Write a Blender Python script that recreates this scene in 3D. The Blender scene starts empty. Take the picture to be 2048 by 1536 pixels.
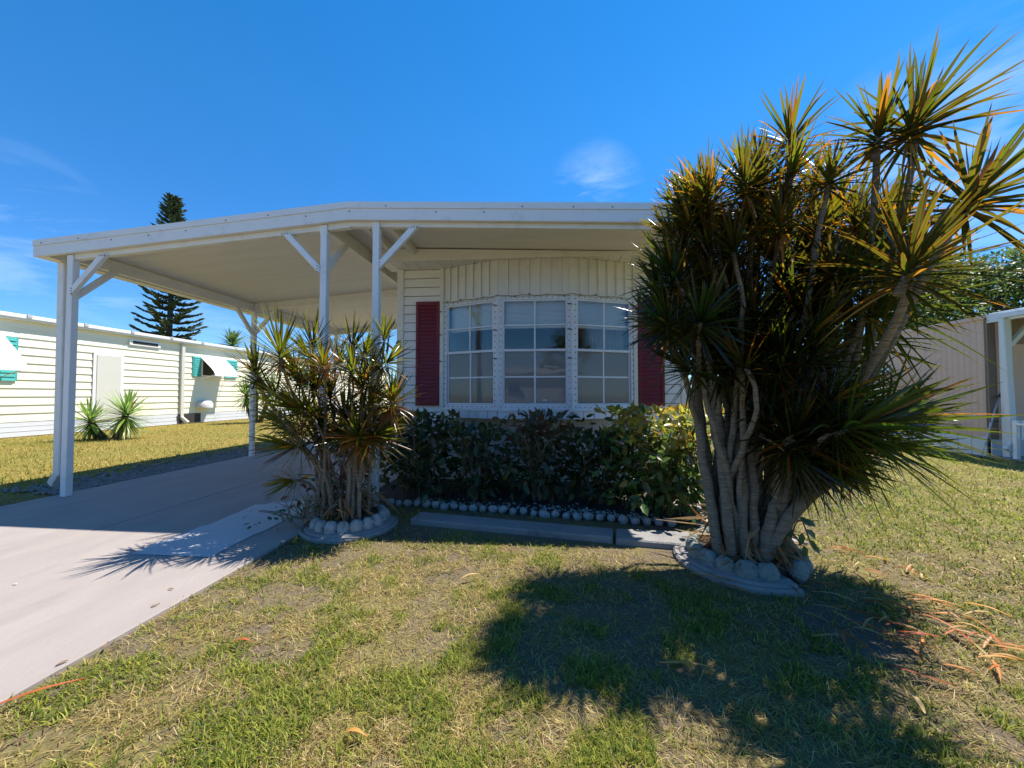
import bpy, bmesh, math, random
import numpy as np
from mathutils import Vector, Matrix
R = math.radians
rng = np.random.default_rng(7)
random.seed(7)
S = bpy.context.scene
COL = S.collection

# ------------------------------------------------------------------ camera
F_PX, CAM_H, YAW, PITCH = 769.0, 1.15, R(4.9), math.atan(22 / 769)
cam = bpy.data.cameras.new('Camera')
cam.sensor_width = 36
cam.lens = F_PX / 2048 * 36
cam.clip_start = .05
cam.clip_end = 2000
camo = bpy.data.objects.new('Camera', cam)
COL.objects.link(camo)
camo.location = (0, 0, CAM_H)
camo.rotation_euler = (R(90) + PITCH, 0, YAW)
S.camera = camo
_f = Vector((-math.sin(YAW) * math.cos(PITCH), math.cos(YAW) * math.cos(PITCH), math.sin(PITCH)))
_r = Vector((math.cos(YAW), math.sin(YAW), 0))
_u = _r.cross(_f)

def at(x, y, ax, v):
    """photo pixel -> point where its line of sight meets the plane axis=v"""
    d = _f + _r * ((x - 1024) / F_PX) - _u * ((y - 768) / F_PX)
    o = Vector((0, 0, CAM_H))
    return o + d * ((v - o[ax]) / d[ax])

# ------------------------------------------------------------------ sky and sun
TO_SUN = Vector((.43, .28, 1)).normalized()
SUN_EL = math.asin(TO_SUN.z)
W = bpy.data.worlds.new('World')
S.world = W
W.use_nodes = True
nt = W.node_tree
nt.nodes.clear()
def wn(t, **kw):
    n = nt.nodes.new(t)
    for k, v in kw.items():
        setattr(n, k, v)
    return n
sky = wn('ShaderNodeTexSky', sky_type='NISHITA', sun_disc=False)
sky.sun_elevation = SUN_EL
sky.sun_rotation = math.atan2(TO_SUN.x, TO_SUN.y)
sky.air_density = 1.0
sky.dust_density = .0
sky.ozone_density = 3.0
hs = wn('ShaderNodeHueSaturation')
hs.inputs['Saturation'].default_value = 1.36
hs.inputs['Value'].default_value = 1.08
nt.links.new(sky.outputs[0], hs.inputs['Color'])
tc = wn('ShaderNodeTexCoord')
mp = wn('ShaderNodeMapping')
mp.inputs['Scale'].default_value = (2.2, 2.2, 9.0)
mp.inputs['Location'].default_value = (3.1, .7, .4)
nt.links.new(tc.outputs['Generated'], mp.inputs[0])
nz = wn('ShaderNodeTexNoise')
nz.inputs['Scale'].default_value = 1.6
nz.inputs['Detail'].default_value = 8
nz.inputs['Roughness'].default_value = .62
nz.inputs['Distortion'].default_value = .7
nt.links.new(mp.outputs[0], nz.inputs[0])
cr = wn('ShaderNodeMapRange')
cr.inputs['From Min'].default_value = .44
cr.inputs['From Max'].default_value = 1.5
nt.links.new(nz.outputs[0], cr.inputs[0])
sepw = wn('ShaderNodeSeparateXYZ')
nt.links.new(tc.outputs['Generated'], sepw.inputs[0])
def blob(px, py, rad):
    d = (_f + _r * ((px - 1024) / F_PX) - _u * ((py - 768) / F_PX)).normalized()
    vm = wn('ShaderNodeVectorMath', operation='DOT_PRODUCT')
    vm.inputs[1].default_value = d
    nt.links.new(tc.outputs['Generated'], vm.inputs[0])
    m = wn('ShaderNodeMapRange')
    m.inputs['From Min'].default_value = math.cos(R(rad))
    m.inputs['From Max'].default_value = math.cos(R(rad * .25))
    nt.links.new(vm.outputs['Value'], m.inputs[0])
    return m.outputs[0]
cz = wn('ShaderNodeMapRange')          # thin cirrus lies low in the sky
cz.inputs['From Min'].default_value = .55
cz.inputs['From Max'].default_value = .12
nt.links.new(sepw.outputs[2], cz.inputs[0])
cm = wn('ShaderNodeMath', operation='MULTIPLY')
nt.links.new(cr.outputs[0], cm.inputs[0])
acc = None
for px, py, rad in ((1190, 388, 6.5), (20, 440, 7), (10, 550, 4), (420, 650, 7), (1930, 360, 14), (200, 600, 4)):
    b_ = blob(px, py, rad)
    if acc is None: acc = b_
    else:
        ad = wn('ShaderNodeMath', operation='MAXIMUM')
        nt.links.new(acc, ad.inputs[0]); nt.links.new(b_, ad.inputs[1]); acc = ad.outputs[0]
nt.links.new(acc, cm.inputs[1])
mixw = wn('ShaderNodeMix', data_type='RGBA')
mixw.inputs['B'].default_value = (6.5, 7.4, 8.4, 1)
nt.links.new(cm.outputs[0], mixw.inputs['Factor'])
hz = wn('ShaderNodeMapRange')
hz.inputs['From Min'].default_value = .0
hz.inputs['From Max'].default_value = .55
nt.links.new(sepw.outputs[2], hz.inputs[0])
hm = wn('ShaderNodeMix', data_type='RGBA')
hm.inputs['A'].default_value = (.42, .62, .88, 1)
hm.inputs['B'].default_value = (1, 1, 1, 1)
nt.links.new(hz.outputs[0], hm.inputs['Factor'])
hmul = wn('ShaderNodeMix', data_type='RGBA', blend_type='MULTIPLY')
hmul.inputs['Factor'].default_value = 1
nt.links.new(hs.outputs[0], hmul.inputs['A'])
nt.links.new(hm.outputs['Result'], hmul.inputs['B'])
nt.links.new(hmul.outputs['Result'], mixw.inputs['A'])
bg = wn('ShaderNodeBackground')
bg.inputs['Strength'].default_value = .108
nt.links.new(mixw.outputs['Result'], bg.inputs[0])
wo = wn('ShaderNodeOutputWorld')
nt.links.new(bg.outputs[0], wo.inputs[0])

sl = bpy.data.lights.new('Sun', 'SUN')
sl.energy = 5.0
sl.angle = R(.53)
sl.color = (1, .94, .84)
slo = bpy.data.objects.new('Sun', sl)
COL.objects.link(slo)
slo.location = (6, 6, 20)
slo.rotation_euler = (-TO_SUN).to_track_quat('-Z', 'Y').to_euler()

S.render.engine = 'CYCLES'
S.view_settings.view_transform = 'Standard'
S.view_settings.look = 'None'
S.view_settings.exposure = .86
S.view_settings.gamma = 1
S.cycles.max_bounces = 8
S.cycles.transparent_max_bounces = 16
S.cycles.sample_clamp_indirect = 6

# ------------------------------------------------------------------ materials
MATS = {}
def mat(name, col, rough=.6, var=.0, scale=6.0, col2=None, bump=0.0, bscale=60.0, spec=.5, metal=0.0,
        stretch=(1, 1, 1), fine=None, dirt=None):
    """Principled surface: base colour broken by noise, fine grain and a little relief."""
    if name in MATS:
        return MATS[name]
    m = bpy.data.materials.new(name)
    m.use_nodes = True
    t = m.node_tree
    b = t.nodes['Principled BSDF']
    b.inputs['Roughness'].default_value = rough
    b.inputs['Specular IOR Level'].default_value = spec
    b.inputs['Metallic'].default_value = metal
    g = t.nodes.new('ShaderNodeNewGeometry')
    mpn = t.nodes.new('ShaderNodeMapping')
    mpn.inputs['Scale'].default_value = stretch
    t.links.new(g.outputs['Position'], mpn.inputs[0])
    n = t.nodes.new('ShaderNodeTexNoise')
    n.inputs['Scale'].default_value = scale
    n.inputs['Detail'].default_value = 6
    n.inputs['Roughness'].default_value = .65
    t.links.new(mpn.outputs[0], n.inputs[0])
    ramp = t.nodes.new('ShaderNodeMapRange')
    ramp.inputs['From Min'].default_value = .3
    ramp.inputs['From Max'].default_value = .7
    t.links.new(n.outputs[0], ramp.inputs[0])
    mx = t.nodes.new('ShaderNodeMix')
    mx.data_type = 'RGBA'
    c2 = col2 if col2 else tuple(c * (1 - var) for c in col)
    mx.inputs['A'].default_value = (*col, 1)
    mx.inputs['B'].default_value = (*c2, 1)
    t.links.new(ramp.outputs[0], mx.inputs['Factor'])
    out = mx.outputs['Result']
    if dirt:                                    # blotches of grime with their own shape
        n3 = t.nodes.new('ShaderNodeTexNoise')
        n3.inputs['Scale'].default_value = dirt[1]
        n3.inputs['Detail'].default_value = 9
        n3.inputs['Roughness'].default_value = .7
        t.links.new(mpn.outputs[0], n3.inputs[0])
        r3 = t.nodes.new('ShaderNodeMapRange')
        r3.inputs['From Min'].default_value = .54
        r3.inputs['From Max'].default_value = .78
        r3.inputs['To Max'].default_value = dirt[2]
        t.links.new(n3.outputs[0], r3.inputs[0])
        m3 = t.nodes.new('ShaderNodeMix')
        m3.data_type = 'RGBA'
        m3.inputs['B'].default_value = (*dirt[0], 1)
        t.links.new(r3.outputs[0], m3.inputs['Factor'])
        t.links.new(out, m3.inputs['A'])
        out = m3.outputs['Result']
    t.links.new(out, b.inputs['Base Color'])
    if bump:
        n2 = t.nodes.new('ShaderNodeTexNoise')
        n2.inputs['Scale'].default_value = bscale
        n2.inputs['Detail'].default_value = 5
        t.links.new(mpn.outputs[0], n2.inputs[0])
        bp = t.nodes.new('ShaderNodeBump')
        bp.inputs['Strength'].default_value = bump
        bp.inputs['Distance'].default_value = .02
        t.links.new(n2.outputs[0], bp.inputs['Height'])
        t.links.new(bp.outputs[0], b.inputs['Normal'])
    MATS[name] = m
    return m

def leaf_mat(name, rough=.38, trans=.4, gain=3.2, spec=.5, tint=(1, 1, 1)):
    """Leaf: colour from the mesh's own colour attribute, light shining through."""
    m = bpy.data.materials.new(name)
    m.use_nodes = True
    t = m.node_tree
    b = t.nodes['Principled BSDF']
    b.inputs['Roughness'].default_value = rough
    b.inputs['Specular IOR Level'].default_value = spec
    a = t.nodes.new('ShaderNodeAttribute')
    a.attribute_name = 'leafcol'
    t.links.new(a.outputs['Color'], b.inputs['Base Color'])
    if trans:
        tr = t.nodes.new('ShaderNodeBsdfTranslucent')
        v = t.nodes.new('ShaderNodeVectorMath')
        v.operation = 'MULTIPLY'
        v.inputs[1].default_value = tuple(gain * c for c in tint)
        t.links.new(a.outputs['Color'], v.inputs[0])
        t.links.new(v.outputs[0], tr.inputs['Color'])
        ms = t.nodes.new('ShaderNodeMixShader')
        ms.inputs[0].default_value = trans
        t.links.new(b.outputs[0], ms.inputs[1])
        t.links.new(tr.outputs[0], ms.inputs[2])
        t.links.new(ms.outputs[0], t.nodes['Material Output'].inputs[0])
    MATS[name] = m
    return m

def glass_mat(name, tint=(.9, .95, .95), ior=1.55, haze=0.0, hazecol=(.3, .32, .33), refl=1.5):
    m = bpy.data.materials.new(name)
    m.use_nodes = True
    t = m.node_tree
    t.nodes.remove(t.nodes['Principled BSDF'])
    tp = t.nodes.new('ShaderNodeBsdfTransparent')
    tp.inputs[0].default_value = (*tint, 1)
    gl = t.nodes.new('ShaderNodeBsdfGlossy')
    gl.inputs['Roughness'].default_value = .01
    n = t.nodes.new('ShaderNodeTexNoise')
    n.inputs['Scale'].default_value = 2.2
    bp = t.nodes.new('ShaderNodeBump')
    bp.inputs['Strength'].default_value = .05
    bp.inputs['Distance'].default_value = .02
    t.links.new(n.outputs[0], bp.inputs['Height'])
    t.links.new(bp.outputs[0], gl.inputs['Normal'])
    fr = t.nodes.new('ShaderNodeFresnel')
    fr.inputs[0].default_value = ior
    k = t.nodes.new('ShaderNodeMath')
    k.operation = 'MULTIPLY_ADD'
    k.inputs[1].default_value = refl
    k.inputs[2].default_value = .04 * refl
    k.use_clamp = True
    t.links.new(fr.outputs[0], k.inputs[0])
    ms = t.nodes.new('ShaderNodeMixShader')
    t.links.new(k.outputs[0], ms.inputs[0])
    t.links.new(tp.outputs[0], ms.inputs[1])
    t.links.new(gl.outputs[0], ms.inputs[2])
    out = ms.outputs[0]
    if haze:
        df = t.nodes.new('ShaderNodeBsdfDiffuse')
        df.inputs[0].default_value = (*hazecol, 1)
        m2 = t.nodes.new('ShaderNodeMixShader')
        m2.inputs[0].default_value = haze
        t.links.new(out, m2.inputs[1])
        t.links.new(df.outputs[0], m2.inputs[2])
        out = m2.outputs[0]
    t.links.new(out, t.nodes['Material Output'].inputs[0])
    MATS[name] = m
    return m

mat('white_metal', (.80, .80, .79), .45, .05, 3, bump=.02, bscale=40, dirt=((.34, .32, .28), 5, .45))
mat('white_trim', (.80, .80, .78), .5, .05, 4, dirt=((.35, .33, .3), 9, .35))
mat('pan_underside', (.78, .75, .68), .55, .07, 1.5, bump=.015, bscale=30, stretch=(.4, 3, 1), dirt=((.42, .37, .28), 1.3, .4))
mat('cream_trim', (.80, .77, .70), .5, .07, 3, dirt=((.36, .3, .22), 6, .35))
mat('siding', (.86, .84, .80), .5, .06, 2.5, bump=.02, bscale=90, stretch=(.6, 1, 6), dirt=((.4, .36, .28), 3, .3))
mat('bay_panel', (.80, .78, .72), .45, .07, 3, dirt=((.38, .33, .25), 4, .35))
mat('window_frame', (.74, .77, .82), .35, .06, 6, dirt=((.3, .31, .33), 14, .4))
mat('shutter_red', (.185, .012, .022), .5, .12, 8, bump=.03, bscale=50, dirt=((.10, .02, .02), 6, .4))
mat('dark_stud', (.03, .03, .035), .4)
mat('black_paint', (.02, .012, .012), .4)
mat('skirting', (.60, .60, .57), .6, .1, 3, dirt=((.25, .21, .16), 3, .6))
mat('concrete', (.315, .275, .252), .85, .16, 2.2, bump=.16, bscale=60, stretch=(1.6, .45, 1), dirt=((.20, .175, .16), 1.6, .6))
mat('concrete_new', (.46, .455, .465), .7, .06, 3, bump=.06, bscale=80, dirt=((.45, .44, .44), 2.4, .5))
mat('concrete_old', (.27, .26, .25), .95, .25, 7, bump=.5, bscale=45, dirt=((.09, .09, .08), 5, .8))
mat('scallop_stone', (.44, .43, .41), .95, .3, 18, bump=1.0, bscale=45, dirt=((.07, .07, .06), 34, 1.0))
mat('scallop_mossy', (.27, .31, .28), .95, .35, 14, bump=.9, bscale=60, dirt=((.06, .07, .06), 22, .9))
mat('bed_soil', (.075, .058, .045), 1, .5, 9, bump=.8, bscale=50)
mat('soil', (.16, .125, .095), 1, .4, 8, bump=.6, bscale=60)
mat('pebble', (.52, .49, .45), .9, .4, 25)
mat('gravel_stone', (.30, .28, .26), .95, .5, 20)
mat('bark_cane', (.34, .29, .22), .9, .6, 16, bump=1.0, bscale=22, stretch=(.5, .5, 6), dirt=((.12, .105, .085), 7, .75))
mat('twig', (.26, .21, .16), .9, .4, 20, bump=.4)
mat('tree_bark', (.10, .08, .06), .95, .4, 5, bump=.6, bscale=20)
mat('nb_siding', (.84, .785, .59), .55, .05, 1.2, stretch=(1, .4, 4), dirt=((.70, .66, .52), .8, .35))
mat('nb_door', (.62, .60, .52), .5, .04, 2)
mat('nb_skirt', (.66, .67, .70), .6, .08, 1, dirt=((.33, .31, .3), 2, .5))
mat('teal', (.07, .42, .38), .5, .1, 4)
mat('awning_white', (.78, .78, .76), .45, .04, 2)
mat('nb_roof', (.74, .74, .73), .5, .05, 1)
mat('dark_gap', (.03, .028, .025), .8)
mat('pink_siding', (.56, .41, .32), .6, .06, 1.2, stretch=(1, 4, .4), dirt=((.40, .30, .23), .9, .3))
mat('pink_shaded', (.22, .165, .13), .6, .1, 2)  # pink siding darkened, porch shade put into the colour
mat('blue_white', (.60, .66, .68), .5, .07, 2, dirt=((.4, .42, .42), 3, .3))
mat('porch_dark', (.10, .09, .085), .8, .2, 2)
mat('pole_grey', (.5, .5, .52), .35, .1, 4)
mat('wall_inside', (.42, .40, .36), .8, .06, 1)
mat('floor_inside', (.22, .17, .12), .6, .2, 3)
mat('curtain', (.55, .53, .47), .9, .1, 4)
mat('blind', (.86, .87, .82), .6, .04, 3)
mat('pot', (.55, .70, .74), .35, .08, 8)
mat('brown_wood', (.18, .09, .045), .6, .3, 5)
mat('asphalt', (.06, .06, .06), .9, .3, 8, bump=.3)
glass_mat('glass', refl=.62, tint=(.97, .98, .97))
glass_mat('glass_screen', haze=.5, hazecol=(.36, .36, .36), tint=(.6, .6, .6), refl=.8)
leaf_mat('dracaena_leaf', .24, .38, 5.4, .5, (1.0, 1.12, .35))
leaf_mat('yucca_leaf', .35, .35, 2.2)
leaf_mat('shrub_leaf', .32, .35, 2.4, .5)
leaf_mat('tree_leaf', .5, .35, 2.2)
leaf_mat('grass_blade', .6, .35, 1.6, .3)
leaf_mat('dry_leaf', .55, .25, 1.6, .3)
leaf_mat('pine_needle', .6, .15, 1.5, .3)

# ------------------------------------------------------------------ objects
WL = {}                                     # world position of each object's origin
def reg(o, parent, loc=(0, 0, 0)):
    COL.objects.link(o)
    if parent is not None:
        o.parent = parent
        o.location = Vector(loc) - WL[parent]
    else:
        o.location = loc
    WL[o] = Vector(loc)
    return o
def tag(o, label=None, cat=None, group=None, kind=None):
    if label: o['label'] = label
    if cat: o['category'] = cat
    if group: o['group'] = group
    if kind: o['kind'] = kind
    return o
def thing(name, loc, label, cat, group=None):
    o = bpy.data.objects.new(name, None)
    o.empty_display_size = .2
    reg(o, None, loc)
    return tag(o, label, cat, group)
def meshobj(name, me, parent=None, loc=(0, 0, 0), rot=None, scale=None):
    o = bpy.data.objects.new(name, me)
    reg(o, parent, loc)
    if rot: o.rotation_euler = rot
    if scale: o.scale = scale
    return o

class MB:
    """collects shapes in world space, builds them as ONE mesh object"""
    def __init__(s): s.v = []; s.f = []
    def add(s, vs, fs):
        k = len(s.v)
        s.v += [Vector(p) for p in vs]
        s.f += [tuple(i + k for i in f) for f in fs]
        return s
    def hexa(s, p):      # 8 corners: bottom 4 ccw, top 4 ccw
        return s.add(p, [(3, 2, 1, 0), (4, 5, 6, 7), (0, 1, 5, 4), (1, 2, 6, 5), (2, 3, 7, 6), (3, 0, 4, 7)])
    def box(s, a, b):
        (x0, y0, z0), (x1, y1, z1) = a, b
        return s.hexa([(x0, y0, z0), (x1, y0, z0), (x1, y1, z0), (x0, y1, z0), (x0, y0, z1), (x1, y0, z1), (x1, y1, z1), (x0, y1, z1)])
    def bar(s, a, b, w, h, up=(0, 0, 1)):
        a, b = Vector(a), Vector(b)
        d = (b - a).normalized()
        u = Vector(up)
        sd = d.cross(u).normalized() * (w / 2)
        u2 = sd.cross(d).normalized() * (h / 2)
        return s.hexa([a - sd - u2, a + sd - u2, b + sd - u2, b - sd - u2, a - sd + u2, a + sd + u2, b + sd + u2, b - sd + u2])
    def tube(s, pts, rad, n=7, cap=True):
        pts = [Vector(p) for p in pts]
        m = len(pts)
        if not hasattr(rad, '__len__'): rad = [rad] * m
        t0 = (pts[1] - pts[0]).normalized()
        ref = Vector((1, 0, 0)) if abs(t0.x) < .8 else Vector((0, 1, 0))
        vs = []
        for i in range(m):
            t = (pts[min(i + 1, m - 1)] - pts[max(i - 1, 0)]).normalized()
            a = t.cross(ref).normalized()
            b = t.cross(a)
            for k in range(n):
                g = 2 * math.pi * k / n
                vs.append(pts[i] + (a * math.cos(g) + b * math.sin(g)) * rad[i])
        fs = [(i * n + k, i * n + (k + 1) % n, (i + 1) * n + (k + 1) % n, (i + 1) * n + k) for i in range(m - 1) for k in range(n)]
        if cap:
            fs += [tuple(range(n - 1, -1, -1)), tuple((m - 1) * n + k for k in range(n))]
        return s.add(vs, fs)
    def lathe(s, prof, c, n=24, a0=0, a1=2 * math.pi):
        full = abs(a1 - a0 - 2 * math.pi) < 1e-4
        cnt = n if full else n + 1
        vs = []
        for (r, z) in prof:
            for k in range(cnt):
                g = a0 + (a1 - a0) * k / n
                vs.append((c[0] + r * math.cos(g), c[1] + r * math.sin(g), c[2] + z))
        fs = []
        for j in range(len(prof) - 1):
            for k in range(n):
                k2 = (k + 1) % cnt
                fs.append((j * cnt + k, j * cnt + k2, (j + 1) * cnt + k2, (j + 1) * cnt + k))
        return s.add(vs, fs)
    def build(s, name, m, parent=None, loc=None, smooth=False, bevel=0):
        if loc is None: loc = WL[parent] if parent is not None else Vector((0, 0, 0))
        loc = Vector(loc)
        me = bpy.data.meshes.new(name)
        me.from_pydata([tuple(p - loc) for p in s.v], [], s.f)
        me.materials.append(MATS[m])
        if bevel or True:
            bm = bmesh.new(); bm.from_mesh(me)
            bmesh.ops.recalc_face_normals(bm, faces=bm.faces)
            if bevel:
                bmesh.ops.bevel(bm, geom=bm.edges[:], offset=bevel, segments=1, affect='EDGES')
            bm.to_mesh(me); bm.free()
        if smooth:
            me.polygons.foreach_set('use_smooth', [True] * len(me.polygons))
        o = meshobj(name, me, parent, loc)
        return o
def box(name, a, b, m, parent=None, bevel=0): return MB().box(a, b).build(name, m, parent, bevel=bevel)

def npmesh(name, V, T, m, parent=None, col=None, loc=None, smooth=False):
    """numpy verts (N,3) + tris/quads (M,k) -> one mesh object"""
    if loc is None: loc = WL[parent] if parent is not None else (0, 0, 0)
    V = np.asarray(V, dtype=np.float32) - np.array(loc, dtype=np.float32)
    me = bpy.data.meshes.new(name)
    me.vertices.add(len(V)); me.vertices.foreach_set('co', V.ravel())
    k = T.shape[1]
    me.loops.add(T.size); me.loops.foreach_set('vertex_index', T.ravel().astype(np.int32))
    me.polygons.add(len(T)); me.polygons.foreach_set('loop_start', (np.arange(len(T)) * k).astype(np.int32))
    if smooth: me.polygons.foreach_set('use_smooth', np.ones(len(T), bool))
    me.update(calc_edges=True)
    if col is not None:
        a = me.attributes.new('leafcol', 'FLOAT_COLOR', 'POINT')
        c4 = np.ones((len(V), 4), np.float32); c4[:, :3] = col
        a.data.foreach_set('color', c4.ravel())
    me.materials.append(MATS[m])
    return meshobj(name, me, parent, loc)

def vnoise(x, y, s, seed=0):
    x = np.asarray(x) * s + seed * 17.3; y = np.asarray(y) * s + seed * 9.1
    xi = np.floor(x).astype(int); yi = np.floor(y).astype(int)
    fx = x - xi; fy = y - yi
    fx = fx * fx * (3 - 2 * fx); fy = fy * fy * (3 - 2 * fy)
    def h(a, b):
        q = np.sin(a * 127.1 + b * 311.7 + seed * 74.7) * 43758.5453
        return q - np.floor(q)
    return (h(xi, yi) * (1 - fx) + h(xi + 1, yi) * fx) * (1 - fy) + (h(xi, yi + 1) * (1 - fx) + h(xi + 1, yi + 1) * fx) * fy

# ------------------------------------------------------------------ ground, driveway, paths
def ground_material():
    m = bpy.data.materials.new('lawn_soil'); m.use_nodes = True
    t = m.node_tree; b = t.nodes['Principled BSDF']
    b.inputs['Roughness'].default_value = 1; b.inputs['Specular IOR Level'].default_value = .1
    g = t.nodes.new('ShaderNodeNewGeometry')
    def noise(sc, det=8, ro=.65):
        n = t.nodes.new('ShaderNodeTexNoise'); n.inputs['Scale'].default_value = sc
        n.inputs['Detail'].default_value = det; n.inputs['Roughness'].default_value = ro
        t.links.new(g.outputs['Position'], n.inputs[0]); return n.outputs[0]
    def mr(o, a, c):
        r = t.nodes.new('ShaderNodeMapRange'); r.inputs['From Min'].default_value = a; r.inputs['From Max'].default_value = c
        t.links.new(o, r.inputs[0]); return r.outputs[0]
    def mix(f, a, c):
        x = t.nodes.new('ShaderNodeMix'); x.data_type = 'RGBA'
        t.links.new(f, x.inputs['Factor'])
        for k, v in (('A', a), ('B', c)):
            if isinstance(v, tuple): x.inputs[k].default_value = (*v, 1)
            else: t.links.new(v, x.inputs[k])
        return x.outputs['Result']
    dirt = mix(mr(noise(95, 10, .8), .35, .65), (.20, .155, .12), (.10, .078, .06))
    thatch = mix(mr(noise(45), .3, .7), (.25, .205, .085), (.12, .105, .04))
    gold = mix(mr(noise(30), .3, .7), (.33, .25, .065), (.20, .165, .045))
    green = mix(mr(noise(35), .3, .7), (.25, .245, .05), (.14, .145, .03))
    near = mix(mr(noise(1.7), .42, .58), dirt, thatch)
    sep = t.nodes.new('ShaderNodeSeparateXYZ'); t.links.new(g.outputs['Position'], sep.inputs[0])
    far_l = mix(mr(noise(.5), .45, .7), gold, green)
    lx = t.nodes.new('ShaderNodeMapRange'); lx.inputs['From Min'].default_value = -5.3; lx.inputs['From Max'].default_value = -6.4
    t.links.new(sep.outputs[0], lx.inputs[0])
    c = mix(lx.outputs[0], near, far_l)
    rx = t.nodes.new('ShaderNodeMapRange'); rx.inputs['From Min'].default_value = 2.2; rx.inputs['From Max'].default_value = 5
    t.links.new(sep.outputs[0], rx.inputs[0])
    far_r = mix(mr(noise(.6), .35, .65), green, thatch)
    c = mix(rx.outputs[0], c, far_r)
    t.links.new(c, b.inputs['Base Color'])
    bp = t.nodes.new('ShaderNodeBump'); bp.inputs['Strength'].default_value = .7; bp.inputs['Distance'].default_value = .03
    t.links.new(noise(60, 6), bp.inputs['Height']); t.links.new(bp.outputs[0], b.inputs['Normal'])
    MATS['lawn_soil'] = m
ground_material()
gm = MB().add([(-300, -300, 0), (300, -300, 0), (300, 500, 0), (-300, 500, 0)], [(0, 1, 2, 3)]).build('ground', 'lawn_soil')
tag(gm, kind='structure')

dw = thing('driveway', (-3.75, 4, 0), 'pale concrete driveway running back under the carport', 'driveway')
dw['kind'] = 'structure'; del dw['category']
for (x0, x1, y0, y1) in ((-5.5, -3.756, -4, 7.0), (-3.744, -2.0, -4, 7.0), (-5.5, -3.756, 7.012, 12.2), (-3.744, -2.0, 7.012, 12.2)):
    box('slab', (x0, y0, -.08), (x1, y1, .022), 'concrete', dw, bevel=.006)
patch_px = [(262, 1108), (300, 1109), (345, 1111), (388, 1113), (424, 1114), (440, 1103), (466, 1090), (506, 1070), (530, 1061), (566, 1042), (598, 1028), (610, 1020), (610, 1003), (590, 1002), (566, 1004), (548, 1004), (528, 1009), (510, 1009), (478, 1024), (455, 1033), (422, 1048), (400, 1053), (370, 1066), (337, 1077), (310, 1086), (290, 1096)]
pp = [at(x, y, 2, .026) for x, y in patch_px]
n = len(pp)
tag(MB().add(pp, [tuple(range(n))]).build('concrete_patch', 'concrete_new'), kind='structure')

bed = [(-2.0, 3.98), (-1.6, 3.96), (1.12, 3.5), (1.35, 3.6), (1.5, 5.15), (-2.0, 5.15)]
tag(MB().add([(x, y, .012) for x, y in bed], [tuple(range(len(bed)))]).build('flower_bed', 'bed_soil'), kind='structure')
wk = thing('walkway', (0, 3.3, 0), 'old grey concrete edging walk in front of the flower bed', 'path')
wk['kind'] = 'structure'; del wk['category']
A, B = at(838, 1036, 2, .05), at(848, 1058, 2, .05)
C_, D_ = at(1228, 1078, 2, .05), at(1222, 1062, 2, .05)
def slabpoly(a, b, c, d, name, par):
    q = [a, b, c, d]
    lo = [Vector((p.x, p.y, -.05)) for p in q]
    hi = [Vector((p.x, p.y, .05)) for p in q]
    return MB().hexa(lo + hi).build(name, 'concrete_old', par, bevel=.01)
dd = Vector((.16, .27, 0))
slabpoly(Vector((-1.2, 3.36, 0)), Vector((.52, 3.06, 0)), Vector((.56, 3.27, 0)), Vector((-1.18, 3.58, 0)), 'slab', wk)
slabpoly(Vector((.54, 3.04, 0)), Vector((1.02, 2.97, 0)), Vector((1.16, 3.24, 0)), Vector((.58, 3.27, 0)), 'slab', wk)
sp = MB().box((1.32, 3.15, -.05), (2.0, 9, .03)).build('side_path', 'concrete', None, bevel=.008)
tag(sp, kind='structure')

rd = MB().add([(-60, -14, .004), (60, -14, .004), (60, -6.5, .004), (-60, -6.5, .004)], [(0, 1, 2, 3)]).build('street', 'asphalt')  # unseen street behind the camera, added to give the panes a dark reflection
tag(rd, kind='structure')
# gravel strip along the driveway
def stones(name, pts, r0, r1, m, label, flat=.6):
    base = np.array([(1, 0, 0), (-1, 0, 0), (0, 1, 0), (0, -1, 0), (0, 0, 1), (0, 0, -1)], float)
    tri = np.array([(0, 2, 4), (2, 1, 4), (1, 3, 4), (3, 0, 4), (2, 0, 5), (1, 2, 5), (3, 1, 5), (0, 3, 5)])
    n = len(pts)
    r = rng.uniform(r0, r1, (n, 1, 1)); sc = rng.uniform(.6, 1.3, (n, 1, 3)); sc[:, :, 2] *= flat
    a = rng.uniform(0, 6.28, n)
    v = base[None] * sc * r + rng.normal(0, .18, (n, 6, 3)) * r
    x = v[:, :, 0] * np.cos(a)[:, None] - v[:, :, 1] * np.sin(a)[:, None]
    y = v[:, :, 0] * np.sin(a)[:, None] + v[:, :, 1] * np.cos(a)[:, None]
    v = np.stack([x, y, v[:, :, 2]], -1) + pts[:, None, :]
    T = (tri[None] + (np.arange(n) * 6)[:, None, None]).reshape(-1, 3)
    o = npmesh(name, v.reshape(-1, 3), T, m)
    return tag(o, label, None, kind='stuff')
n = 5200
gx = -5.53 - np.abs(rng.normal(0, .38, n)); gy = rng.uniform(4.0, 12.5, n)
stones('gravel', np.stack([gx, gy, np.full(n, .012)], -1), .018, .045, 'gravel_stone', 'grey gravel strip beside the driveway slab')['category'] = 'gravel'
n = 420
t_ = rng.uniform(.08, 1, n)
gx = -1.6 + 2.7 * t_; gy = 3.95 - .46 * t_ + .06 + np.abs(rng.normal(0, .13, n))
stones('pebbles', np.stack([gx, gy, np.full(n, .025)], -1), .010, .022, 'pebble', 'white pebbles behind the scalloped bed edging')['category'] = 'pebbles'

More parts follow.
